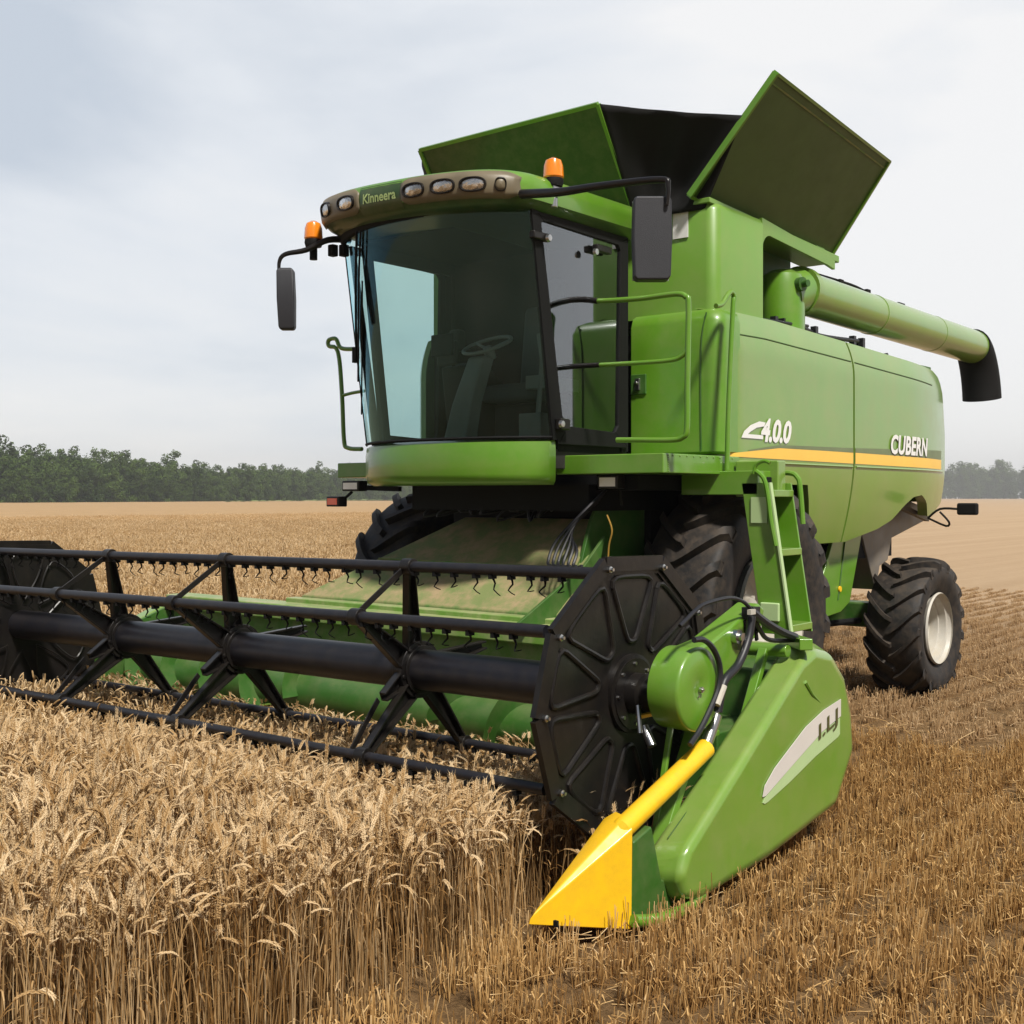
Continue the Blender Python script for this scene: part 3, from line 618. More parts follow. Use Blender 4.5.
# roof
RS=-.035   # slight list of the roof
def r_out(x,hw):
    a=min(1,abs(x)/hw); return a
def ring(ins,z,hw=1.0,yf=1.17,yb=2.98):
    h=hw-ins; pts=[]
    for i in range(49):
        q=-math.pi/2+math.pi*i/48    # -90..90 -> left..right along the front
        x=h*math.copysign(abs(math.sin(q))**.78,q); y=1.72-(1.72-(yf+ins))*abs(math.cos(q))**.72
        pts.append(V(x,y,z+RS*x))
    pts += [V(h,yb-ins-.1,z+RS*h),V(h-.1,yb-ins,z+RS*h),V(-h+.1,yb-ins,z-RS*h),V(-h,yb-ins-.1,z-RS*h)]
    return pts
prof=[(.20,3.865),(.10,3.87),(.045,3.895),(.0,3.94),(-.012,4.02),(.0,4.085),(.03,4.115),(.10,4.135),(.30,4.15),(.60,4.16)]
m=MB(); rs=[ring(i,z) for i,z in prof]; m.loft(rs[:4],True,False,0); m.loft(rs[3:],True,False,1); m.add(rs[-1],[tuple(range(len(rs[-1])))],1); m.add(rs[0],[tuple(range(len(rs[0])))],0)
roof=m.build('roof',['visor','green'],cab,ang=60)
def rsurf(x, z, off=0):       # point and outward direction on the visor's front face at given x
    hw=1.0; 
    def yy(x,z):
        ins=lerp([(3.865,.2),(3.87,.10),(3.895,.045),(3.94,0),(4.02,-.012),(4.085,0),(4.115,.03)],z); h=hw-ins
        s=min(.9999,abs(x)/h)**(1/.78); q=math.asin(min(1,s)); return 1.72-(1.72-(1.17+ins))*abs(math.cos(q))**.72
    e=.01; p=V(x,yy(x,z),z+RS*x); dx=V(e,yy(min(x+e,.985),z)-yy(min(x+e,.985)-e,z),RS*e); n=dx.cross(V(0,yy(x,z+e)-yy(x,z),e)).normalized()
    if n.y>0: n=-n
    return p+n*off, n
def housing(x0,x1,z0,z1):
    m=MB()
    def f(u,v,off=.012):
        x=x0+(x1-x0)*u; e=min(u,1-u); k=1-.35*max(0,1-e/.1)**2; zm=(z0+z1)/2; z=zm+(z1-z0)/2*(2*v-1)*k
        return rsurf(x,z,off)[0]
    m.grid(f,30,5); 
    return m.build('lamp_housing','beige',roof,solid=.02,recalc=False)
housing(.16,.965,3.925,4.092); housing(-.965,-.27,3.92,4.088)
def oval(x,z,rx,rz,lensm,dark=True):
    c,n=rsurf(x,z,.018); u=n.cross(V(0,0,1)).normalized(); 
    if u.x<0: u=-u
    v=u.cross(n); v = v if v.z>0 else -v
    def rg(k,o): return [c+n*o+(u*math.copysign(abs(math.cos(q))**.8,math.cos(q))*rx+v*math.copysign(abs(math.sin(q))**.8,math.sin(q))*rz)*k for q in [2*math.pi*i/28 for i in range(28)]]
    m=MB(); m.loft([rg(1.12,-.02),rg(1.12,.008),rg(1.0,.010),rg(.95,-.012)],True,False); h=m.build('work_lamp','black',roof)
    m=MB(); m.loft([rg(.97,-.004),rg(.8,.004),rg(.4,.010),rg(.01,.012)],True,False); m.build('lens',lensm,h)
for x in (.28,.52,.73): oval(x,4.008,.085,.045,'lamp')
oval(.885,4.008,.036,.042,'beige')
for x,rx in ((-.41,.10),(-.70,.085)): oval(x,4.005,rx*.9,.047,'lamp')
vs,fs=text_mesh('Kinneera',.10,shear=.1,bold=.002); wd=max(v.x for v in vs); k=.34/wd
m=MB(); m.add([rsurf(-.23+v.x*k,3.975+v.y*.9,.008)[0] for v in vs],fs); m.build('lettering','roofink',roof,smooth=False)
m=MB(); m.grid(lambda u,v:rsurf(-.265+.42*u,3.90+.19*v,.003)[0],20,5); m.build('visor_inset','visor',roof,recalc=False)
# added black strip that paints in the shade between visor and glass
m=MB(); m.loft([[V(x,wsy(x,3.86)-.02,3.86+RS*x*.3) for x in [-.92+1.84*i/40 for i in range(41)]],[V(x,wsy(x,3.86)-.09,3.90+RS*x) for x in [-.92+1.84*i/40 for i in range(41)]]],False,False); m.build('visor_shade_strip','matt',roof,recalc=False)
# beacons
def beacon(c):
    m=MB(); m.lathe([(-.10,.03),(0,.03),(.0,.062),(.03,.070),(.055,.066)],c,(0,0,1),20); b=m.build('beacon','matt',cab)
    m=MB(); m.lathe([(.055,.066),(.065,.073),(.14,.068),(.18,.055),(.198,.025),(.20,.001)],c,(0,0,1),24); m.build('beacon_lens','amber',b)
beacon(P(553.5,184,X=.98,)-V(0,0,.02)); bl=P(313.5,243,d=9.25); beacon(bl-V(0,0,.03))
# mirrors
m=MB(); a=P(522,194,X=1.0); b=P(600,186,Y=1.35); c=P(660,179.5,Y=1.36); dd=P(668,186,Y=1.36); ee=P(667,205,Y=1.36)
m.tube([a,P(560,192,Y=1.37),b,c,dd,ee],[.032,.012],10,smooth=5); mr1=m.build('mirror_arm','black',CH)
m=MB(); m.box(P(553,191,X=.98)-V(.04,.04,.03),P(553,191,X=.98)+V(.04,.04,.03)); m.lathe([(-.07,.035),(0,.035)],P(553,198,X=.98),(0,0,1),12); m.build('arm_joint','steel',mr1,bevel=.01)
c0=P(632,200,Y=1.36); c1=P(672,279,Y=1.36); m=MB(); cc=(c0+c1)/2; m.loft([[cc+RV*x*k+DV*y+V(0,0,z) for x,y in ((-.118,-.05),(.118,-.05),(.118,.06),(-.118,.06))] for z,k in ((-.252,.78),(-.23,.93),(0,1.0),(.23,.96),(.248,.82))]); 
mm=m.build('mirror_head','plast',mr1,bevel=.03,seg=4)
m=MB(); m.add([cc+RV*x+DV*.063+V(0,0,z) for x,z in ((-.11,-.24),(.11,-.24),(.11,.24),(-.11,.24))],[(0,1,2,3)]); m.build('mirror_glass','steel',mr1)
m=MB(); D=9.2
m.tube([P(350,240,d=9.3),P(328,240,d=D),P(306,250,d=D-.02),P(286,254,d=D-.03),P(279.5,261,d=D-.03),P(279,275,d=D-.03)],[.028,.012],10,smooth=5)
mr2=m.build('mirror_arm','black',CH)
m=MB(); 
for x in (333,344): 
    c=P(x,250,d=D+.05); m.box(c-V(.03,.03,.05),c+V(.03,.03,.04))
m.build_each('arm_joint','matt',mr2,bevel=.008)
c=P(286.5,299,d=D-.03); m=MB(); m.loft([[c+RV*x*k+DV*y*k+V(0,0,z)-RV*.03*z for x,y in ((-.065,-.05),(.065,-.05),(.065,.05),(-.065,.05))] for z,k in ((-.24,.75),(-.22,.95),(.0,1.05),(.21,1),(.235,.8))]); m.build('mirror_head','plast',mr2,bevel=.02,seg=3)

# ---- under the cab: lamps, hoses, dark structure
m=MB(); m.box((-.75,2.2,1.80),(1.0,3.2,1.99)); m.box((-.8,2.75,1.4),(.8,3.0,1.85)); m.box((1.0,2.3,1.95),(1.35,3.0,2.06)); m.build('cab_underframe','matt',CH)
m=MB(); random.seed(5)
for i in range(12):
    x=-.6+random.random()*1.3; m.tube([(x,2.3,1.85),(x+random.uniform(-.1,.1),2.22,1.72+random.random()*.1),(x+random.uniform(-.15,.15),2.4,1.80)],.012,6,smooth=4)
m.build('hose_bundle','hose',CH)
def rect_lamp(c,w,h,mt,name='work_lamp',turn=0):
    R_=Matrix.Rotation(turn,4,'Z'); T=Matrix.Translation(c)@R_
    m=MB(); m.box((-w/2,-.02,-h/2),(w/2,.08,h/2),0,T); o=m.build(name,'black',CH,bevel=.008)
    m=MB(); m.box((-w/2+.018,-.024,-h/2+.016),(w/2-.018,-.012,h/2-.016),0,T); m.build('lens',mt,o); return o
rect_lamp(P(609,482,Y=2.2),.17,.095,'lampw'); rect_lamp(P(352,486,Y=2.0),.20,.085,'lampw'); o=rect_lamp(P(334,501.5,Y=1.98),.15,.085,'red')
m=MB(); m.tube([P(620,490,Y=2.25),P(622,505,Y=2.3)],.012,6); m.tube([P(343,500,Y=2.05),P(352,492,Y=2.05)],.012,6); m.bar(P(345,487,Y=2.06),P(400,489,Y=2.1),.04,.04); m.build_each('lamp_bracket','matt',CH)

# ---- feeder house and header
fh=MB()
T0,T1=V(-.55,2.62,1.74),V(.83,2.62,1.74); B0,B1=V(-1.55,1.72,1.10),V(1.15,1.72,1.10)
fh.loft([[T0,T1,T1-V(0,0,.7),T0-V(0,0,.7)],[B0,B1,B1-V(0,0,.8),B0-V(0,0,.8)]])
feed=fh.build('feeder_house','dusty',CH,bevel=.015)
m=MB(); m.box((-1.6,1.60,1.0),(1.2,1.715,1.085)); m.build('feeder_lip','deck',feed,bevel=.01)
m=MB(); m.bar(T0.lerp(B0,.55)+V(.05,0,.01),T1.lerp(B1,.55)+V(-.05,0,.01),.03,.012); m.bar(T1+V(-.06,0,.015),B1+V(-.1,0,.015),.05,.03); m.build('seam_strip','dusty',feed)
m=MB(); m.prism([V(.92,2.05,1.10),V(.92,3.0,1.05),V(.92,3.0,2.05),V(.92,2.5,2.0),V(.92,2.3,1.72)],(.03,0,0)); 
m.prism([V(1.05,1.2,1.02),V(1.05,2.1,1.0),V(1.05,2.3,1.62),V(1.05,2.05,1.42)],(.025,0,0)); m.build('feeder_side_plate','dgreen',feed,bevel=.005)
m=MB()
for k in range(6):
    o=k*.035; m.tube([P(606-o*60,490+k*3,Y=2.3),P(585-k*3,510+k*4,Y=2.1),P(557+k*4,540+k*2,Y=1.95),P(548+k*5,562+k,Y=1.85),P(552+k*6,566,Y=1.8)],.011,6,smooth=5)
m.build_each('hydraulic_hose','hose',CH)
m=MB(); m.tube([P(607,515,Y=2.0),P(612,530,Y=2.0),P(609,545,Y=2.0),P(608,562,Y=2.0)],.006,6,smooth=4); m.build('yellow_cable','cablec',CH)
m=MB(); m.box((-3.0,1.50,.2),(3.0,1.62,1.02)); m.box((-3.0,1.42,.93),(3.0,1.66,1.05))
hd=m.build('header_back','deck',CH,bevel=.012)
m=MB(); m.prism([V(-3.02,1.52,.28),V(-3.02,.95,.12),V(-3.02,.45,.10),V(-3.02,.45,.07),V(-3.02,1.52,.2)],(6.02,0,0)); m.build('header_table','panel',hd)
m=MB()   # cutter bar with pointed fingers
m.box((-3.0,.42,.09),(3.0,.47,.12))
for i in range(78):
    x=-2.98+i*.0765; m.add([(x-.018,.44,.09),(x+.018,.44,.09),(x+.018,.44,.125),(x-.018,.44,.125),(x,.33,.10)],[(0,1,4),(1,2,4),(2,3,4),(3,0,4),(0,3,2,1)])
m.build('cutter_bar','steel',hd)
ca=MB(); ca.lathe([(-2.95,.15),(2.95,.15)],(0,1.12,.46),(1,0,0),24)
def flight(x0,x1,turns,hand):
    n=int(abs(turns)*28); a=[];
    def f(u,v):
        th=hand*turns*2*math.pi*u; r=.15+.14*v; return V(x0+(x1-x0)*u,1.12+r*math.cos(th),.46+r*math.sin(th))
    ca.grid(f,n,1)
flight(-2.95,-.7,4.5,1); flight(2.95,.7,4.5,1)
ca.build('cross_auger','dgreen',hd,ang=60)
m=MB()  # the pale crop strippers behind the lower reel bar
for i in range(9):
    x=-2.4+i*.55; m.prism([V(x,.95,.30),V(x+.28,1.0,.36),V(x+.34,1.25,.30),V(x+.05,1.2,.26)],(0,0,.015))
m.build_each('table_guide','panel',hd,bevel=.004)
m=MB(); m.prism([V(3.0,1.62,1.05),V(3.0,1.62,.10),V(3.0,.35,.07),V(3.0,-.3,.06),V(3.0,-.3,.14),V(3.0,.5,.45),V(3.0,1.2,.95)],(.03,0,0))
m.prism([V(-3.05,1.62,1.0),V(-3.05,1.62,.10),V(-3.05,.35,.07),V(-3.05,-.3,.06),V(-3.05,-.3,.14),V(-3.05,.5,.40),V(-3.05,1.2,.85)],(.03,0,0)); m.build_each('header_side_sheet','dgreen',hd,bevel=.006)

# reel
RY,RZ=.10,.955; XL,XR=-3.0,2.75
BARS=[(-.22,.585),(-.60,.345),(-.62,-.355),(.38,-.47)]
m=MB(); m.tube([V(XL,RY,RZ),V(XR,RY,RZ)],.112,32); m.tube([V(XR,RY,RZ),V(3.0,RY,RZ)],.05,16); reel=m.build('reel','tube',CH)
SPX=[-1.55,-.25,1.34]
for bi,(dy,dz) in enumerate(BARS):
    m=MB(); c=V(0,RY+dy,RZ+dz); m.tube([V(XL,c.y,c.z),V(XR-.02,c.y,c.z)],.030 if bi<2 else .026,14)
    random.seed(20+bi); x=XL+.1
    while x<XR-.1:
        # clip and hanging spring tine
        xx=x+random.uniform(-.012,.012); y,z=c.y,c.z
        m.box((xx-.010,y-.022,z-.046),(xx+.010,y+.022,z-.02),1)
        a=random.uniform(-.03,.03); ln=random.uniform(.11,.17)
        m.tube([V(xx,y,z-.04),V(xx+a*.3,y+.015,z-.07),V(xx-.01+a,y-.0,z-.10),V(xx+.008+a,y+.03,z-ln*.8)],[.0065,.0025],5,1,smooth=2)
        x+=.125+random.uniform(-.02,.03)
    m.build('tine_bar',['tube','matt'],reel)
def arm(m,X,a,b,w0,w1,th=.05,dx=0):
    """channel arm in the plane X from a to b (y,z offsets)"""
    a=V(0,*a); b=V(0,*b); t=(b-a).normalized(); n=V(0,-t.z,t.y); o=V(X-th/2,RY,RZ); b=b+V(dx,0,0)
    m.prism([o+a+n*w0/2,o+a-n*w0/2,o+b-n*w1/2,o+b+n*w1/2],(.012,0,0))
    for s in (1,-1): m.prism([o+a+n*s*w0/2,o+b+n*s*w1/2,o+b+n*s*(w1/2-.012),o+a+n*s*(w0/2-.012)],(th,0,0))
def P2(r,deg): return (r*math.cos(math.radians(deg)), r*math.sin(math.radians(deg)))
for X in SPX:
    m=MB(); m.lathe([(-.035,.16),(.035,.16)],(X,RY,RZ),(1,0,0),24); m.lathe([(-.05,.135),(.05,.135)],(X,RY,RZ),(1,0,0),24)
    tips=[BARS[0],BARS[1],P2(.33,200),BARS[2],BARS[3],P2(.52,10)]
    for i,tp in enumerate(tips):
        L_=math.hypot(*tp); st=(tp[0]/L_*.10,tp[1]/L_*.10)
        if i==3: st=P2(.10,250)
        arm(m,X,st,tp,.125,.05,dx=(.16,.16,.05,.22,.0,.05)[i])
    # thin braces between neighbouring bars
    for a,b,xa,xb in ((BARS[0],BARS[1],.14,.14),(P2(.36,200),BARS[2],.04,.12)): m.bar(V(X+xa,RY+a[0],RZ+a[1]),V(X+xb,RY+b[0],RZ+b[1]),.035,.008,up=(1,0,0))
    for (dy,dz),dx in zip(BARS,(.16,.16,.22,0)): m.lathe([(-.035,.045),(.035,.045)],(X+dx,RY+dy,RZ+dz),(1,0,0),14)
    for k in range(6):
        a=math.radians(k*60+10); m.lathe([(0,.012),(.012,.012)],(X+.035,RY+.147*math.cos(a),RZ+.147*math.sin(a)),(1,0,0),6)
    m.build('reel_spider','black',reel,bevel=.003)
def end_plate(X,s):
    cor=[(-.22,.63),(.26,.62),(.60,.36),(.69,-.02),(.60,-.38),(.20,-.63),(-.28,-.62),(-.62,-.38),(-.735,-.02),(-.62,.335)]
    C3=[V(X,RY+a,RZ+b) for a,b in cor]; cen=V(X,RY,RZ)
    m=MB(); m.prism(C3,(s*.02,0,0))
    n=len(cor)
    for i in range(n):                                    # folded rim
        a,b=C3[i],C3[(i+1)%n]; m.bar(a+V(s*.03,0,0),b+V(s*.03,0,0),.07,.03,up=(1,0,0)); c_=cen+(a-cen)*.93; d_=cen+(b-cen)*.93; m.bar(c_+V(s*.022,0,0),d_+V(s*.022,0,0),.02,.018,up=(1,0,0))
    # pressed petals: raised loops
    for i in range(n):
        a,b=C3[i]-cen,C3[(i+1)%n]-cen; mid=(a+b)/2
        k=.86; p=[a*k*.93+b*k*.07+mid*.0, b*k*.93+a*k*.07, (b*.62+mid*.1)*.72+a*.05, mid*.36, (a*.62+mid*.1)*.72+b*.05]
        p=[a*.84+b*.06, b*.84+a*.06, b*.52+a*.10, mid*.40+(b-a)*.07, mid*.40-(b-a)*.07, a*.52+b*.10]
        pts=[]
        q=len(p)
        for j in range(q):
            p0,p1,p2=p[(j-1)%q],p[j],p[(j+1)%q]
            for t in (0,.33,.67,1):
                A0=p1.lerp(p0,.3); A1=p1.lerp(p2,.3); pts.append(A0.lerp(p1,t).lerp(p1.lerp(A1,t),t))
        pts=[cen+x+V(s*.022,0,0) for x in pts]; pts.append(pts[0]); m.tube(pts,.014,8,caps=False)
    m.lathe([(0,.19),(.02,.19),(.025,.17),(.03,.17),(.03,.10),(.09,.10),(.10,.08),(.16,.08)],cen+V(s*.02,0,0),(s,0,0),28)
    o=m.build('reel_end_plate','black',reel,bevel=.0)
    m=MB()
    for i in (0,1,2,7,8,9,6):
        c=C3[i]*1.0+(cen-C3[i])*.04; m.lathe([(0,.016),(.02,.016),(.022,.008),(.035,.008)],c+V(s*.04,0,0),(s,0,0),8)
    for k in range(8):
        a=2*math.pi*k/8; m.lathe([(0,.009),(.012,.009)],cen+V(s*.045,.145*math.cos(a),.145*math.sin(a)),(s,0,0),6)
    m.build_each('bolt','steel',o)
    return o
end_plate(XR,1); far_plate=end_plate(XL,-1)
# inner face of the far plate shows petals too
m=MB(); 
for k in range(10):
    a=2*math.pi*k/10; b=a+.5; m.tube([V(XL+.03,RY+r*math.cos(q),RZ+r*math.sin(q)) for r,q in ((.2,(a+b)/2),(.4,a),(.55,a+.05),(.55,b-.05),(.4,b),(.2,(a+b)/2))],.008,5,smooth=4)
m.build('pressed_ribs','black',reel)
reel.matrix_world=Matrix.Translation((XR,0,RZ))@Matrix.Rotation(math.radians(-.6),4,'Y')@Matrix.Translation((-XR,0,-RZ))

# reel drive: drum, arm, ram
DX=3.14
dc=V(DX,.13,1.005)
m=MB(); m.lathe([(-.17,.185),(-.168,.193),(-.02,.198),(-.006,.194),(0,.184),(.002,.06),(-.008,.03)],dc,(1,0,0),40); drum=m.build('drive_drum','green',CH,ang=50)
m=MB(); m.lathe([(0,.014),(.012,.014),(.013,.006),(.02,.006)],dc,(1,0,0),10); m.lathe([(0,.006),(.006,.006)],dc+V(0,-.02,-.03),(1,0,0),8); m.build('drum_bolt','steel',drum)
ar=MB(); a0=V(DX-.03,.13,1.10); 
q=[V(DX-.02,.12,1.02),V(DX-.02,.12,1.195),V(DX-.02,.28,1.215),V(DX-.02,.74,1.365),V(DX-.02,.80,1.33),V(DX-.02,.76,1.22),V(DX-.02,.40,1.04)]
ar.prism(q,(-.13,0,0)); arm_o=ar.build('reel_arm','green',CH,bevel=.015,seg=3)
m=MB(); m.lathe([(0,.035),(.03,.035),(.03,.02),(.05,.02)],V(DX-.02,.48,1.22),(1,0,0),14); m.box((DX-.02,.52,1.15),(DX-.0,.56,1.23)); m.build('arm_bolt','steel',arm_o)
m=MB()
for y in (.60,.70): m.bar(V(DX-.018,y-.02,1.29),V(DX-.018,y+.01,1.18),.02,.012,up=(1,0,0))
m.build_each('arm_slot','matt',arm_o)
# support struts inside the drum
m=MB(); m.bar(V(3.03,.30,.85),V(3.03,-.15,.15),.05,.07,up=(1,0,0)); m.bar(V(2.99,.12,.85),V(2.99,-.05,.25),.02,.03,up=(1,0,0)); m.build_each('reel_support','green',CH,bevel=.006)
m=MB(); m.lathe([(0,.04),(.12,.04)],V(2.88,.10,.98),(1,0,0),16); m.build('reel_bearing','green',CH)
m=MB(); m.bar(V(2.86,.02,.86),V(3.0,.10,.90),.05,.015); m.build('yellow_lever','yellow',CH)
m=MB(); m.tube([V(2.9,.02,.82),V(2.96,.0,.74)],.022,10); m.tube([V(2.88,.0,.92),V(2.92,-.04,.80)],.012,8); m.build('grease_fitting','steel',CH)
# hydraulic ram and hoses
m=MB(); m.tube([P(704,750,X=3.1),P(714,722,X=3.1),P(716,715,X=3.1)],.030,14); m.tube([P(712,728,X=3.1),P(730,640,X=3.1)],.020,14); ram=m.build('lift_ram','steel',CH)
m=MB(); m.tube([P(x,y,X=3.16) for x,y in ((680,626),(687,619),(695,611),(705,604),(728,598),(742,601),(752,610),(770,627),(792,636))],.010,8,smooth=5)
m.tube([P(x,y,X=3.17) for x,y in ((752,616),(748,640),(738,665),(724,682),(718,712))],.021,10,smooth=5)
m.tube([P(x,y,X=3.165) for x,y in ((694,640),(704,640),(714,650),(720,668),(718,690),(709,712),(700,730),(690,745))],.014,8,smooth=5)
m.tube([P(x,y,X=3.16) for x,y in ((750,610),(765,622),(782,632),(795,637))],.022,8,smooth=5)
m.tube([P(x,y,X=3.14) for x,y in ((752,612),(760,630),(770,640),(796,640))],.012,8,smooth=5)
m.box(P(751,613,X=3.14)-V(.03,.04,.03),P(751,613,X=3.14)+V(.03,.04,.03)); m.build_each('hydraulic_hose','hose',CH)
m=MB(); m.tube([P(724,686,X=3.18),P(717,705,X=3.18)],.016,8); m.box(P(751,612,X=3.2)-V(.01,.02,.012),P(751,612,X=3.2)+V(.01,.03,.012)); m.build_each('hose_sleeve','white',CH)
# header end interior: boxes and cross members in green behind the shield
m=MB(); m.box((2.62,1.02,.30),(3.02,1.5,.98)); m.box((2.5,.55,.15),(2.99,1.05,.72)); m.build_each('header_end_box','dgreen',CH,bevel=.01)
m=MB(); m.tube([V(2.5,1.0,1.08),V(3.15,1.0,1.10)],.035,12); m.bar(V(2.9,1.4,1.12),V(3.25,1.0,1.14),.07,.06); m.bar(V(2.55,.5,.75),V(3.02,.5,.73),.04,.03); m.bar(V(3.02,.98,1.1),V(3.02,.5,.3),.04,.05,up=(1,0,0)); m.build('header_end_frame','green',CH,bevel=.006)
# yellow crop divider
TB=P(632,930,X=3.14); TT=V(3.135,TB.y,.0); TT=P(633,829,Y=TB.y); TIP=P(528,925,X=2.95); TL=P(606,817,X=2.98); BL=V(2.97,TB.y+.02,.06)
tl2=P(616,811,Y=TT.y+.03)
m=MB()
vs=[TIP,TIP+V(.01,.0,.03),TB,TT,P(626,816,Y=TT.y+.01),tl2,P(604,818,Y=TT.y+.04),BL,P(640,812,Y=TT.y+.05)]
m.add(vs,[(0,2,3,1),(1,3,4),(1,4,5),(1,5,6),(0,1,6,7),(0,7,2),(2,7,6,5,4,3)])
dv_=m.build('crop_divider','yellow',CH,bevel=.006)
m=MB(); m.tube([P(606,846,X=3.05),P(622,829,X=3.09),P(706,748,X=3.12)],[.02,.048,.046],20); m.build('divider_tube','yellow',dv_)
m=MB()
for x,y in ((549,921),(602,925)): m.box(P(x,y,X=3.05)+V(.03,-.012,-.012),P(x,y,X=3.05)+V(.05,.0,.012))
m.build_each('divider_bolt','matt',dv_)
m=MB(); m.prism([V(-2.97,-.9,.14),V(-3.18,-.42,.05),V(-3.18,-.42,.42),V(-2.95,-.40,.5)],(-.03,0,0)); m.build('crop_divider','yellow',CH)
# skid below the divider and shield
m=MB(); m.prism([P(x,y,X=3.14) for x,y in ((632,905),(634,842),(652,826),(662,880),(700,878),(702,893),(672,912),(632,927))],(-.14,0,0)); sk_=m.build('divider_skid','dgreen',CH,bevel=.01)
m=MB(); m.tube([P(634,921,X=3.16),P(660,919,X=3.18),P(685,909,X=3.2),P(702,894,X=3.2)],.028,10,smooth=5); m.build('skid_lip','green',sk_)
# big side shield
XO,XI=3.24,3.04
outer=[P(x,y,X=XO) for x,y in ((690,848),(741,765),(803,662),(816,650),(832,654),(846,679),(852,714),(854,750),(837,805),(770,857),(704,898),(687,900),(681,876))]
inner=[P(x,y,X=XI) for x,y in ((646,850),(706,760),(782,643),(796,636),(815,643),(828,668),(840,705),(842,745),(825,800),(755,858),(674,906),(654,900),(643,876))]
cen=sum(outer,V(0,0,0))/len(outer)
mid=[a.lerp(b,.72)+(a-cen).normalized()*.0 for a,b in zip(inner,outer)]
m=MB(); m.loft([inner,[a.lerp(b,.5) for a,b in zip(inner,outer)],outer],True,True)
sh=m.build('side_shield','green',CH,bevel=.045,seg=5,ang=30); sh.data.materials[0]=M['panel']
sh.modifiers['bevel'].angle_limit=math.radians(26)
m=MB(); m.tube([P(x,y,X=XI+.075) for x,y in ((668,838),(733,748),(790,655),(797,645))],.003,5)
sh2=m.build('shield_seam','dgreen',sh)
XD=XO+.004
dec=[(763,803),(762,796),(770,778),(784,757),(805,729),(824,709),(841,697),(841,716),(840,722),(822,740),(790,776),(768,802)]
def smooth_poly(ps): return ps
def p3(l,X): return [P(x,y,X=X) for x,y in l]
m=MB(); m.prism(p3([(763,803),(765,798),(790,768),(822,732),(840,718),(840,734),(838,737),(815,757),(790,782),(768,802),(765,804)],XD),(-.003,0,0)); m.build('decal_edge','declow',sh,smooth=False)
m=MB(); m.prism(p3([(763,797),(765,786),(775,768),(790,748),(806,727),(824,710),(841,699),(841,716),(822,732),(792,766),(766,796)],XD+.003),(-.003,0,0)); m.build('decal','decal',sh,smooth=False)
vs,fs=text_mesh('I.LJ',.105,shear=.0,bold=.0015); wd=max(v.x for v in vs); 
O=P(818,741,X=XD+.006); U=(P(838,722,X=XD+.006)-O)/wd; W_=(P(818,720,X=XD+.006)-O)/.10
m=MB(); m.add([O+U*v.x+W_*v.y for v in vs],fs); m.build('lettering','ink',sh,smooth=False)
m=MB(); m.tube([P(805,682,X=XO+.0),P(812,694,X=XO+.002),P(822,705,X=XO-.006)],[.012,.004],6); m.build('shield_dent','green',sh)
m=MB(); m.prism([V(-3.08,1.5,.95),V(-3.08,1.6,.5),V(-3.08,1.3,.2),V(-3.08,-.1,.08),V(-3.08,-.1,.3)],(-.2,0,0)); m.build('side_shield','panel',CH,bevel=.05,seg=3)
#CROPS
# ================================================================== CROPS, WOOD, HAZE
def straw_mat(name, stops, rough=.75, trans=.25, sat_var=.25):
    m=bpy.data.materials.new(name); m.use_nodes=True; nt=m.node_tree; b=nt.nodes['Principled BSDF']; L=nt.links.new
    b.inputs['Roughness'].default_value=rough; b.inputs['Specular IOR Level'].default_value=.25
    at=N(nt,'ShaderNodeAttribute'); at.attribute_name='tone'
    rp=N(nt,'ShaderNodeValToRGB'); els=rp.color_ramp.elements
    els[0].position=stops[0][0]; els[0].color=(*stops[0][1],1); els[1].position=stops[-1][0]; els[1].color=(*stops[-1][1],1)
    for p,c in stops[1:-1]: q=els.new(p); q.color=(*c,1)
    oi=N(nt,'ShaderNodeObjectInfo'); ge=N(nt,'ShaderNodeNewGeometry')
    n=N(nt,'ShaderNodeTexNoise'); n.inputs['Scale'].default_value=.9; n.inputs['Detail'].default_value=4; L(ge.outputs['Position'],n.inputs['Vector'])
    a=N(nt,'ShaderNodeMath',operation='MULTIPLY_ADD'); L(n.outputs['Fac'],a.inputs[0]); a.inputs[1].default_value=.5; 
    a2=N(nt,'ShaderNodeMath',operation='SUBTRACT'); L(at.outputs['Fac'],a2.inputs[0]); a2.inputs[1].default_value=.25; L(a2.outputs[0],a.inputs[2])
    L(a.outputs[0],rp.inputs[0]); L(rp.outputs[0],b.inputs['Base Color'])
    if trans:
        t=N(nt,'ShaderNodeBsdfTranslucent'); L(rp.outputs[0],t.inputs[0]); mx=N(nt,'ShaderNodeMixShader'); mx.inputs[0].default_value=trans
        L(b.outputs[0],mx.inputs[1]); L(t.outputs[0],mx.inputs[2]); L(mx.outputs[0],nt.nodes['Material Output'].inputs[0])
    return m
WHEAT=straw_mat('ripe wheat',[(0,(.12,.055,.015)),(.3,(.30,.155,.045)),(.62,(.55,.36,.165)),(1,(.84,.66,.41))])
STUB=straw_mat('cut straw',[(0,(.15,.070,.019)),(.35,(.42,.230,.074)),(.7,(.64,.41,.165)),(1,(.82,.62,.35))])
STUB2=straw_mat('bleached cut straw',[(0,(.24,.14,.06)),(.35,(.44,.275,.13)),(.7,(.60,.42,.23)),(1,(.75,.57,.36))])
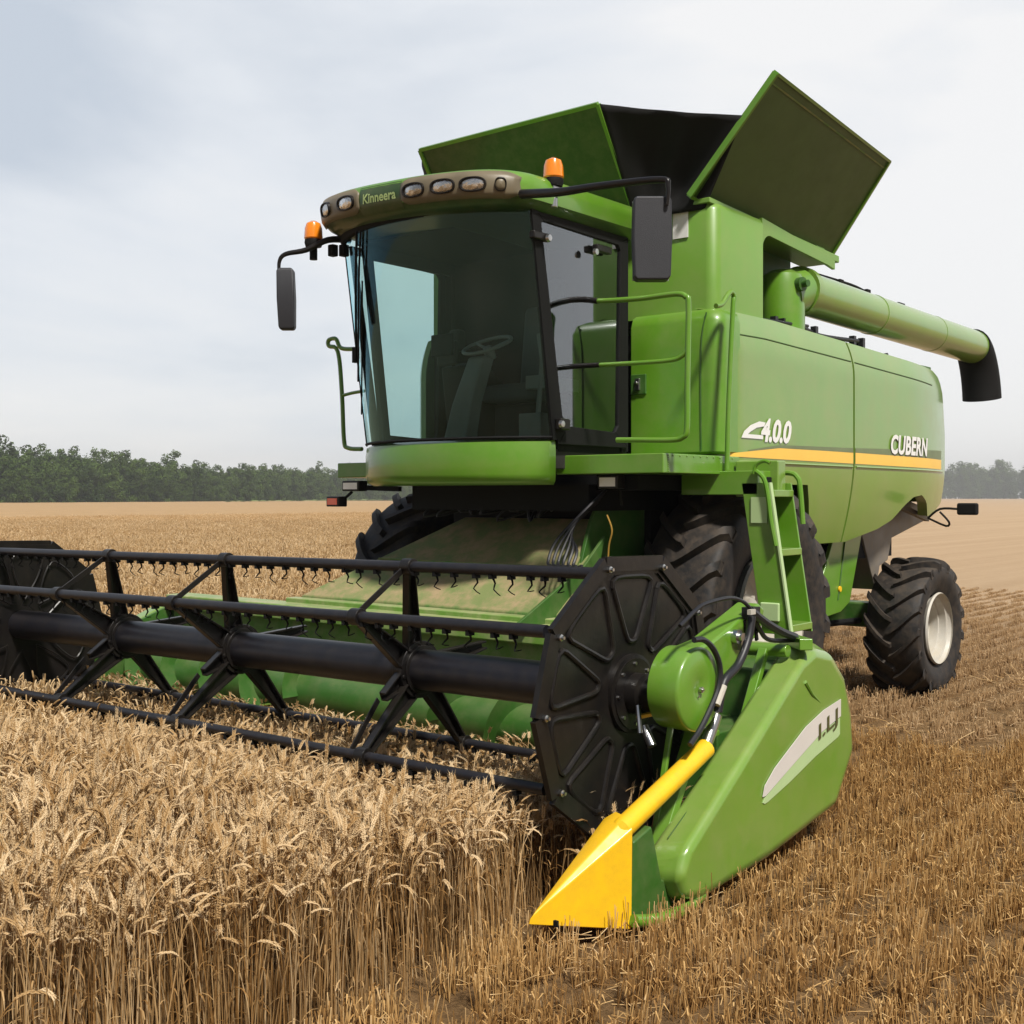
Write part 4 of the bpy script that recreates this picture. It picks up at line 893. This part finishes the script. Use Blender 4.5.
class Tuft:
    def __init__(s): s.v=[]; s.f=[]; s.t=[]
    def add(s,vs,fs,t):
        o=len(s.v); s.v+=[tuple(p) for p in vs]; s.f+=[tuple(i+o for i in f) for f in fs]; s.t+=(t if isinstance(t,list) else [t]*len(vs))
    def strand(s,path,radii,t0,t1,n=3):
        vs=[];ts=[];K=len(path)
        for i,p in enumerate(path):
            d=(path[min(i+1,K-1)]-path[max(i-1,0)]).normalized(); u=d.cross(V(.3,.9,.1)).normalized(); v=d.cross(u)
            for k in range(n):
                a=2*math.pi*k/n; vs.append(p+(u*math.cos(a)+v*math.sin(a))*radii[i]); ts.append(t0+(t1-t0)*i/(K-1))
        s.add(vs,[(i*n+k,i*n+(k+1)%n,(i+1)*n+(k+1)%n,(i+1)*n+k) for i in range(K-1) for k in range(n)],ts)
    def ribbon(s,path,ws,side,t0,t1):
        vs=[];ts=[];K=len(path)
        for i,p in enumerate(path):
            vs+= [p-side*ws[i], p+side*ws[i]]; ts+=[t0+(t1-t0)*i/(K-1)]*2
        s.add(vs,[(2*i,2*i+1,2*i+3,2*i+2) for i in range(K-1)],ts)
    def mesh(s,name,mt):
        me=bpy.data.meshes.new(name); me.from_pydata(s.v,[],s.f); me.materials.append(mt)
        a=me.attributes.new('tone','FLOAT','POINT'); a.data.foreach_set('value',s.t); me.update(); return me
def rv(r): return random.uniform(-r,r)
def wheat_tuft(n, size, lod=0):
    T=Tuft()
    for _ in range(n):
        x,y=rv(size),rv(size); h=random.gauss(.61,.06); h=max(.42,min(.74,h)); th=random.uniform(0,2*math.pi); d=V(math.cos(th),math.sin(th),0)
        lean=random.uniform(.0,.10); tone=random.uniform(.1,.85)
        droop=random.choice((.15,.4,.8,1.2,1.7,2.4)) + rv(.3)      # bend of the neck in radians
        base=V(x,y,0); path=[base, base+d*lean*.25+V(rv(.008),rv(.008),h*.4), base+d*lean*.7+V(rv(.01),rv(.01),h*.78)]
        p=path[-1].copy(); ang=lean*1.2; K=3 if lod else 4
        L_=h*.22/K
        for i in range(K):
            ang+=droop*.42/K; p=p+(d*math.sin(ang)+V(0,0,math.cos(ang)))*L_; path.append(p.copy())
        r=.0019
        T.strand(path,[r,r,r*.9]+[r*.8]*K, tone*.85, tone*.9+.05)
        # ear
        el=random.uniform(.055,.085); S=6 if lod else 9; q=p.copy(); et=tone*.4+random.uniform(.25,.65); side=d.cross(V(0,0,1)); step=el/S
        spine=[q.copy()]
        for i in range(S):
            ang+=droop*.55/S; t=(d*math.sin(ang)+V(0,0,math.cos(ang))); q=q+t*step; spine.append(q.copy())
        if lod:
            T.strand(spine,[.002]+[.0054]*(S-1)+[.003],et,et+.1,4)
        else:
            for i in range(S):
                a=spine[i]; t=(spine[i+1]-a).normalized(); up=t.cross(side)
                for sg in (1,-1):
                    o=side*sg*.0038+up*rv(.002); c=a+o+t*step*(.55+.25*sg); l=.0082; wd=.0046*(1-.35*(i/S)**3)
                    dirn=(t*.93+side*sg*.36).normalized(); s2=dirn.cross(up)
                    T.add([c-dirn*l*.8,c+s2*wd,c+up*wd*.9,c-s2*wd,c-up*wd*.9,c+dirn*l*1.1],[(0,1,2),(0,2,3),(0,3,4),(0,4,1),(5,2,1),(5,3,2),(5,4,3),(5,1,4)],[et-.18,et,et+.08,et,et-.05,et+.15])
                    if i%2==0:
                        aw=c+dirn*l; e=aw+(dirn+V(rv(.15),rv(.15),rv(.15)))*random.uniform(.012,.03); T.add([aw-s2*.0008,aw+s2*.0008,e],[(0,1,2)],et+.2)
        # dry leaves
        for k in range(random.choice((0,1,1,2)) if not lod else random.choice((0,0,1))):
            z0=random.uniform(.15,.8); a=path[1].lerp(path[2],z0) if z0>.4 else path[0].lerp(path[1],z0*2)
            ph=random.uniform(0,2*math.pi); dd=V(math.cos(ph),math.sin(ph),0); L2=random.uniform(.05,.13); pts=[a]; an=.35
            for j in range(4): an+=random.uniform(.35,.9); pts.append(pts[-1]+(dd*math.sin(an)+V(0,0,math.cos(an)))*L2/4)
            sd=dd.cross(V(0,0,1)); T.ribbon(pts,[.0014,.0026,.0028,.002,.0005],sd,tone*.6,tone*.8+.1)
    return T
def stubble_tuft(n,size,hm=.12,lod=0):
    T=Tuft()
    for i in range(n):
        row=random.choice((-.5,.5))*size; x=row+random.gauss(0,.027 if not lod else .024); y=rv(size); h=max(.05,random.gauss(hm,.03)); d=V(rv(.2),rv(.2),1).normalized()
        tn=random.uniform(.15,.8); b=V(x,y,-.01); r=.0022 if not lod else .003
        T.strand([b,b+d*h],[r,r*.9],tn*.5,tn*1.1,3)
        if random.random()<.35 :
            ph=random.uniform(0,6.28); dd=V(math.cos(ph),math.sin(ph),.2); a=b+d*h*random.uniform(.3,1); T.ribbon([a,a+dd*.03+V(0,0,.01),a+dd*.06-V(0,0,.02)],[.002,.003,.0008],dd.cross(V(0,0,1)).normalized(),tn,tn)
    for i in range(int(n*.16)):      # chopped straw lying on and among the stubble
        ph=random.uniform(0,6.28); dd=V(math.cos(ph),math.sin(ph),rv(.25)); a=V(rv(size),rv(size),random.uniform(.005,.07)); l=random.uniform(.03,.13)
        T.strand([a,a+dd*l*.5+V(0,0,rv(.008)),a+dd*l],[.0018]*3,random.uniform(.3,1),random.uniform(.4,1.05),3)
    return T
def chaff_tuft(n,size):
    T=Tuft()
    for i in range(n):
        ph=random.uniform(0,6.28); dd=V(math.cos(ph),math.sin(ph),rv(.5)); a=V(random.gauss(0,size*.5),random.gauss(0,size*.5),random.uniform(.02,.11)); l=random.uniform(.06,.26)
        T.strand([a,a+dd*l*.5+V(rv(.02),rv(.02),rv(.02)),a+dd*l],[.002]*3,random.uniform(.6,1),random.uniform(.6,1.1),3)
    return T
def scatter(name, pts, rots, scales, idxs, tufts, mt, label):
    col=bpy.data.collections.new(name+'_source')
    for i,T in enumerate(tufts):
        o=bpy.data.objects.new('%s_clump_%02d'%(name,i), T if isinstance(T,bpy.types.Mesh) else T.mesh(name+'_clump',mt)); col.objects.link(o)
    me=bpy.data.meshes.new(name); me.from_pydata(pts,[],[]); 
    for nm,ty,arr in (('rot','FLOAT_VECTOR',rots),('scl','FLOAT_VECTOR',scales)):
        a=me.attributes.new(nm,ty,'POINT'); a.data.foreach_set('vector',[c for v in arr for c in v])
    a=me.attributes.new('idx','INT','POINT'); a.data.foreach_set('value',idxs)
    o=bpy.data.objects.new(name,me); COL.objects.link(o)
    ng=bpy.data.node_groups.new(name,'GeometryNodeTree'); ng.interface.new_socket('Geometry',in_out='INPUT',socket_type='NodeSocketGeometry'); ng.interface.new_socket('Geometry',in_out='OUTPUT',socket_type='NodeSocketGeometry')
    gi=ng.nodes.new('NodeGroupInput'); go=ng.nodes.new('NodeGroupOutput'); ip=ng.nodes.new('GeometryNodeInstanceOnPoints'); ci=ng.nodes.new('GeometryNodeCollectionInfo')
    ci.inputs['Collection'].default_value=col; ci.inputs['Separate Children'].default_value=True; ci.inputs['Reset Children'].default_value=True; ip.inputs['Pick Instance'].default_value=True
    def attr(nm,dt):
        n=ng.nodes.new('GeometryNodeInputNamedAttribute'); n.data_type=dt; n.inputs['Name'].default_value=nm; return n.outputs['Attribute']
    l=ng.links.new; l(gi.outputs[0],ip.inputs['Points']); l(ci.outputs[0],ip.inputs['Instance']); l(attr('idx','INT'),ip.inputs['Instance Index'])
    l(attr('rot','FLOAT_VECTOR'),ip.inputs['Rotation']); l(attr('scl','FLOAT_VECTOR'),ip.inputs['Scale']); l(ip.outputs[0],go.inputs[0])
    md=o.modifiers.new('scatter','NODES'); md.node_group=ng
    tag(o,label,None,kind='stuff'); return o
def in_view(p, margin=1.2, dmin=.6):
    q=V(*p)-CAM; d=q.dot(DV); return d>dmin and abs(q.dot(RV)/d)<.43+margin/d
def cells(x0,x1,y0,y1,step,keep,jx=.3):
    out=[]; x=x0
    while x<x1:
        y=y0
        while y<y1:
            p=(x+rv(step*jx),y+rv(step*.3),0)
            if keep(*p): out.append(p)
            y+=step
        x+=step
    return out
def dist(x,y): return math.hypot(x-CAM.x,y-CAM.y)
def edge(y): return 2.86+.05*math.sin(y*2.1)+.04*math.sin(y*5.3+1)
near_t=[wheat_tuft(40,.15) for _ in range(14)]; far_t=[wheat_tuft(36,.17,1) for _ in range(8)]
def k1(x,y,z): return x<edge(y)-.10 and y<.50 and in_view((x,y,0)) and dist(x,y)<7.5
def k2(x,y,z): 
    if not in_view((x,y,0)): return False
    u=(V(x,y,0)-CAM); az=u.dot(RV)/u.dot(DV)
    if dist(x,y)<7.5 and x<edge(y)-.1 and y<.5: return False
    return (y<.50 and x<edge(y)-.1) or (x<-3.35 and az<.02)
def hf(p): return lerp([(-1.9,1),(-.7,.76),(.0,.66),(.5,.60)],p[1]) if (p[0]>-3.3 and p[1]<.6) else 1
def mk(pts,n,zr=.18,smin=.9,smax=1.1,tilt=.06):
    return pts,[(rv(tilt),rv(tilt),random.uniform(0,6.28)) for p in pts],[(1+rv(.1),1+rv(.1),random.uniform(smin,smax)*(1+.08*noise.noise(V(p[0]*.8,p[1]*.8,3)))*(hf(p) if smin>.8 else 1)*(max(.3,1-(dist(p[0],p[1])-15)/16) if smin<.6 and dist(p[0],p[1])>15 else 1)) for p in pts],[random.randrange(n) for p in pts]
W1=cells(-9,2.9,-7,.55,.165,k1)
W2=cells(-14,2.9,-7,.55,.19,lambda x,y,z:k2(x,y,z))+cells(-26,-3.3,.5,24,.27,k2)
Wf=cells(-62,-3.3,24,70,.6,k2)+cells(-62,-26,-2,24,.6,k2)
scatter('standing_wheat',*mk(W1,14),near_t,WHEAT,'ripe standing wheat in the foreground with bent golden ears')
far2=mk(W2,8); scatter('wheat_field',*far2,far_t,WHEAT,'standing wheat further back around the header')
big_t=[wheat_tuft(90,.36,1) for _ in range(6)]
CC=[(x,y,.12) for x,y,z in cells(-2.9,2.85,.5,1.0,.17,lambda x,y,z:True)]
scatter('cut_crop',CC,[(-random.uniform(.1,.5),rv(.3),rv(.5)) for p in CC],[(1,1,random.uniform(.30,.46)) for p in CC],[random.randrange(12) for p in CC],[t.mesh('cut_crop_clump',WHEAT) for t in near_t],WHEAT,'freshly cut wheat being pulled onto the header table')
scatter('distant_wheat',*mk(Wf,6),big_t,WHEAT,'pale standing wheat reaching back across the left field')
# far canopy of the same crop
def canopy_mat():
    m=mat('wheat canopy',(.40,.26,.13),.9,spec=.1,dscale=.6,var=.10,bump=1,bscale=3); return m
m=MB(); 
def cz(u,v):
    az=-.50+.53*u; d=62*(1.075**(v*27)); p=CAM+(DV+RV*az)*d; return (p.x,p.y,.56+.05*noise.noise(V(p.x*.3,p.y*.3,0)))
m.grid(cz,60,54); tag(m.build('wheat_canopy',canopy_mat()),'far part of the wheat field seen as one pale golden sheet',kind='stuff')
# stubble
def on_stub(x,y): return not (x<edge(y)+.0 and y<.45) and not (x<-3.3 and y>.45 and (V(x,y,0)-CAM).dot(RV)/(V(x,y,0)-CAM).dot(DV)<.02)
st_n=[stubble_tuft(210,.2,.135) for _ in range(12)]; st_f=[stubble_tuft(210,.3,.12,1) for _ in range(6)]
S1=cells(-1,9,-4.5,10,.40,lambda x,y,z:on_stub(x,y) and in_view((x,y,0)) and dist(x,y)<9.5,.02)
S2=cells(-30,16,-4.5,36,.6,lambda x,y,z:on_stub(x,y) and in_view((x,y,0)) and 9.5<=dist(x,y)<25+7*noise.noise(V(x*.25,y*.25,1)),.03)
def mks(p,n,smin=.7,smax=1.15):
    r=mk(p,n,smin=smin,smax=smax); return r[0],[(a,b,random.choice((0,math.pi))+rv(.06)) for a,b,c in r[1]],r[2],r[3]
scatter('stubble',*mks(S1,12),st_n,STUB,'short brown wheat stubble with chopped straw beside the divider')
scatter('far_stubble',*mks(S2,6,.5,.95),st_f,STUB2,'brown wheat stubble behind and beside the rear wheel')
ch=[chaff_tuft(26,.2) for _ in range(5)]
CP=[p for p in cells(-1,9,-4.5,9,1.0,lambda x,y,z:on_stub(x,y) and in_view((x,y,0))) if random.random()<.42]
scatter('loose_straw',*mk(CP,5),ch,STUB,'loose pale straw lying on the stubble')

# ---- distant woods
LEAF=bpy.data.materials.new('wood foliage'); LEAF.use_nodes=True; nt=LEAF.node_tree; b=nt.nodes['Principled BSDF']; b.inputs['Roughness'].default_value=.8; b.inputs['Specular IOR Level'].default_value=.15
oi=N(nt,'ShaderNodeObjectInfo'); at=N(nt,'ShaderNodeAttribute'); at.attribute_name='tone'; ad=N(nt,'ShaderNodeMath',operation='ADD'); mu=N(nt,'ShaderNodeMath',operation='MULTIPLY'); mu.inputs[1].default_value=.5
nt.links.new(oi.outputs['Random'],mu.inputs[0]); nt.links.new(mu.outputs[0],ad.inputs[0]); mu2=N(nt,'ShaderNodeMath',operation='MULTIPLY'); mu2.inputs[1].default_value=.5; nt.links.new(at.outputs['Fac'],mu2.inputs[0]); nt.links.new(mu2.outputs[0],ad.inputs[1])
rp=N(nt,'ShaderNodeValToRGB'); e=rp.color_ramp.elements; e[0].color=(.010,.026,.005,1); e[1].color=(.085,.135,.025,1); nt.links.new(ad.outputs[0],rp.inputs[0]); nt.links.new(rp.outputs[0],b.inputs['Base Color'])
def tree_mesh(seed, conical=False):
    random.seed(seed); T=Tuft(); H=13+rv(1.5); blobs=[]
    T.strand([V(0,0,0),V(rv(.3),rv(.3),H*.4),V(rv(.5),rv(.5),H*.8)],[.28,.2,.08],.0,.0,6)
    for i in range(20):
        z=H*(.04+.91*random.random()); f=math.sin(math.pi*min(1,(z/H)*.68+.24))**.7; r=3.6*f*math.sqrt(random.random()); a=random.uniform(0,6.28)
        blobs.append((V(r*math.cos(a),r*math.sin(a),z),random.uniform(1.0,2.0)*(.6+.4*f)))
    for c,R in blobs:
        bt=random.uniform(.1,.9)
        for k in range(85):
            dr=V(random.gauss(0,1),random.gauss(0,1),random.gauss(0,1)).normalized(); p=c+dr*R*random.uniform(.55,1.05); s=random.uniform(.16,.34)
            n=(dr+V(rv(.6),rv(.6),rv(.6))).normalized(); u=n.cross(V(rv(1),rv(1),rv(1))).normalized(); v=n.cross(u)
            T.add([p-u*s,p-v*s*.7,p+u*s,p+v*s*.8],[(0,1,2,3)],bt+rv(.15))
    return T.mesh('tree',LEAF)
trees=[tree_mesh(100+i) for i in range(8)]
random.seed(3)
def wood(name, prof, n, label, rows=4):
    """prof: (u, depth, height scale) along the wood's edge"""
    pts=[];rt=[];sc_=[];ix=[]
    for i in range(n):
        u=prof[0][0]+(prof[-1][0]-prof[0][0])*random.random(); d=lerp([(a,b) for a,b,c in prof],u); h=lerp([(a,c) for a,b,c in prof],u)
        k=random.random()*rows; dd=d+k*7+rv(2)+ (4 if random.random()<.1 else 0); p=CAM+(DV+RV*u)*dd
        s=h*random.uniform(.75,1.08)*(1+.05*k)*(1.2 if random.random()<.10 else 1)
        if k<.5: s*=random.uniform(.45,1)
        pts.append((p.x,p.y,0)); rt.append((0,0,random.uniform(0,6.28))); sc_.append((s*random.uniform(.9,1.25),s*random.uniform(.9,1.25),s)); ix.append(random.randrange(8))
    return scatter(name,pts,rt,sc_,ix,trees,LEAF,label)
wood('woodland',[(-.56,262,.80),(-.40,285,.84),(-.36,300,.80),(-.30,330,.77),(-.24,370,.74),(-.18,430,.82),(-.12,520,.82),(.0,600,.9)],900,'dark green wood along the far left edge of the wheat field')
wood('far_woodland',[(.0,1280,2.35),(.3,1280,2.55),(.36,1280,2.5),(.50,1250,2.35)],420,'hazy wood beyond the field on the right',rows=4)
m=MB()
for i in range(0): pass
# pale uncut strip in front of the wood
def strip(u,v):
    az=-.24+.14*u; d=lerp([(-.56,240),(-.24,330),(-.10,480)],az)-8*v; p=CAM+(DV+RV*az)*d; return (p.x,p.y,.75+.5*noise.noise(V(p.x*.15,p.y*.3,0))*math.sin(math.pi*v))
m.grid(strip,60,6); tag(m.build('field_margin',mat('field margin grass',(.20,.26,.07),.9,dscale=.3)),'pale green grass margin before the wood',kind='stuff')

# ---- haze: warm dusty air
hz=MB(); hz.box((-1100,-140,-1),(500,1750,46)); ho=hz.build('haze',bpy.data.materials.new('haze air'),smooth=False)
hm=ho.data.materials[0]; hm.use_nodes=True; nt=hm.node_tree; nt.nodes.clear(); o=N(nt,'ShaderNodeOutputMaterial'); pv=N(nt,'ShaderNodeVolumePrincipled')
pv.inputs['Color'].default_value=(1,.985,.96,1); pv.inputs['Density'].default_value=.00042; pv.inputs['Anisotropy'].default_value=.2; nt.links.new(pv.outputs[0],o.inputs['Volume'])
tag(ho,'thin dusty haze lying over the field',kind='stuff')
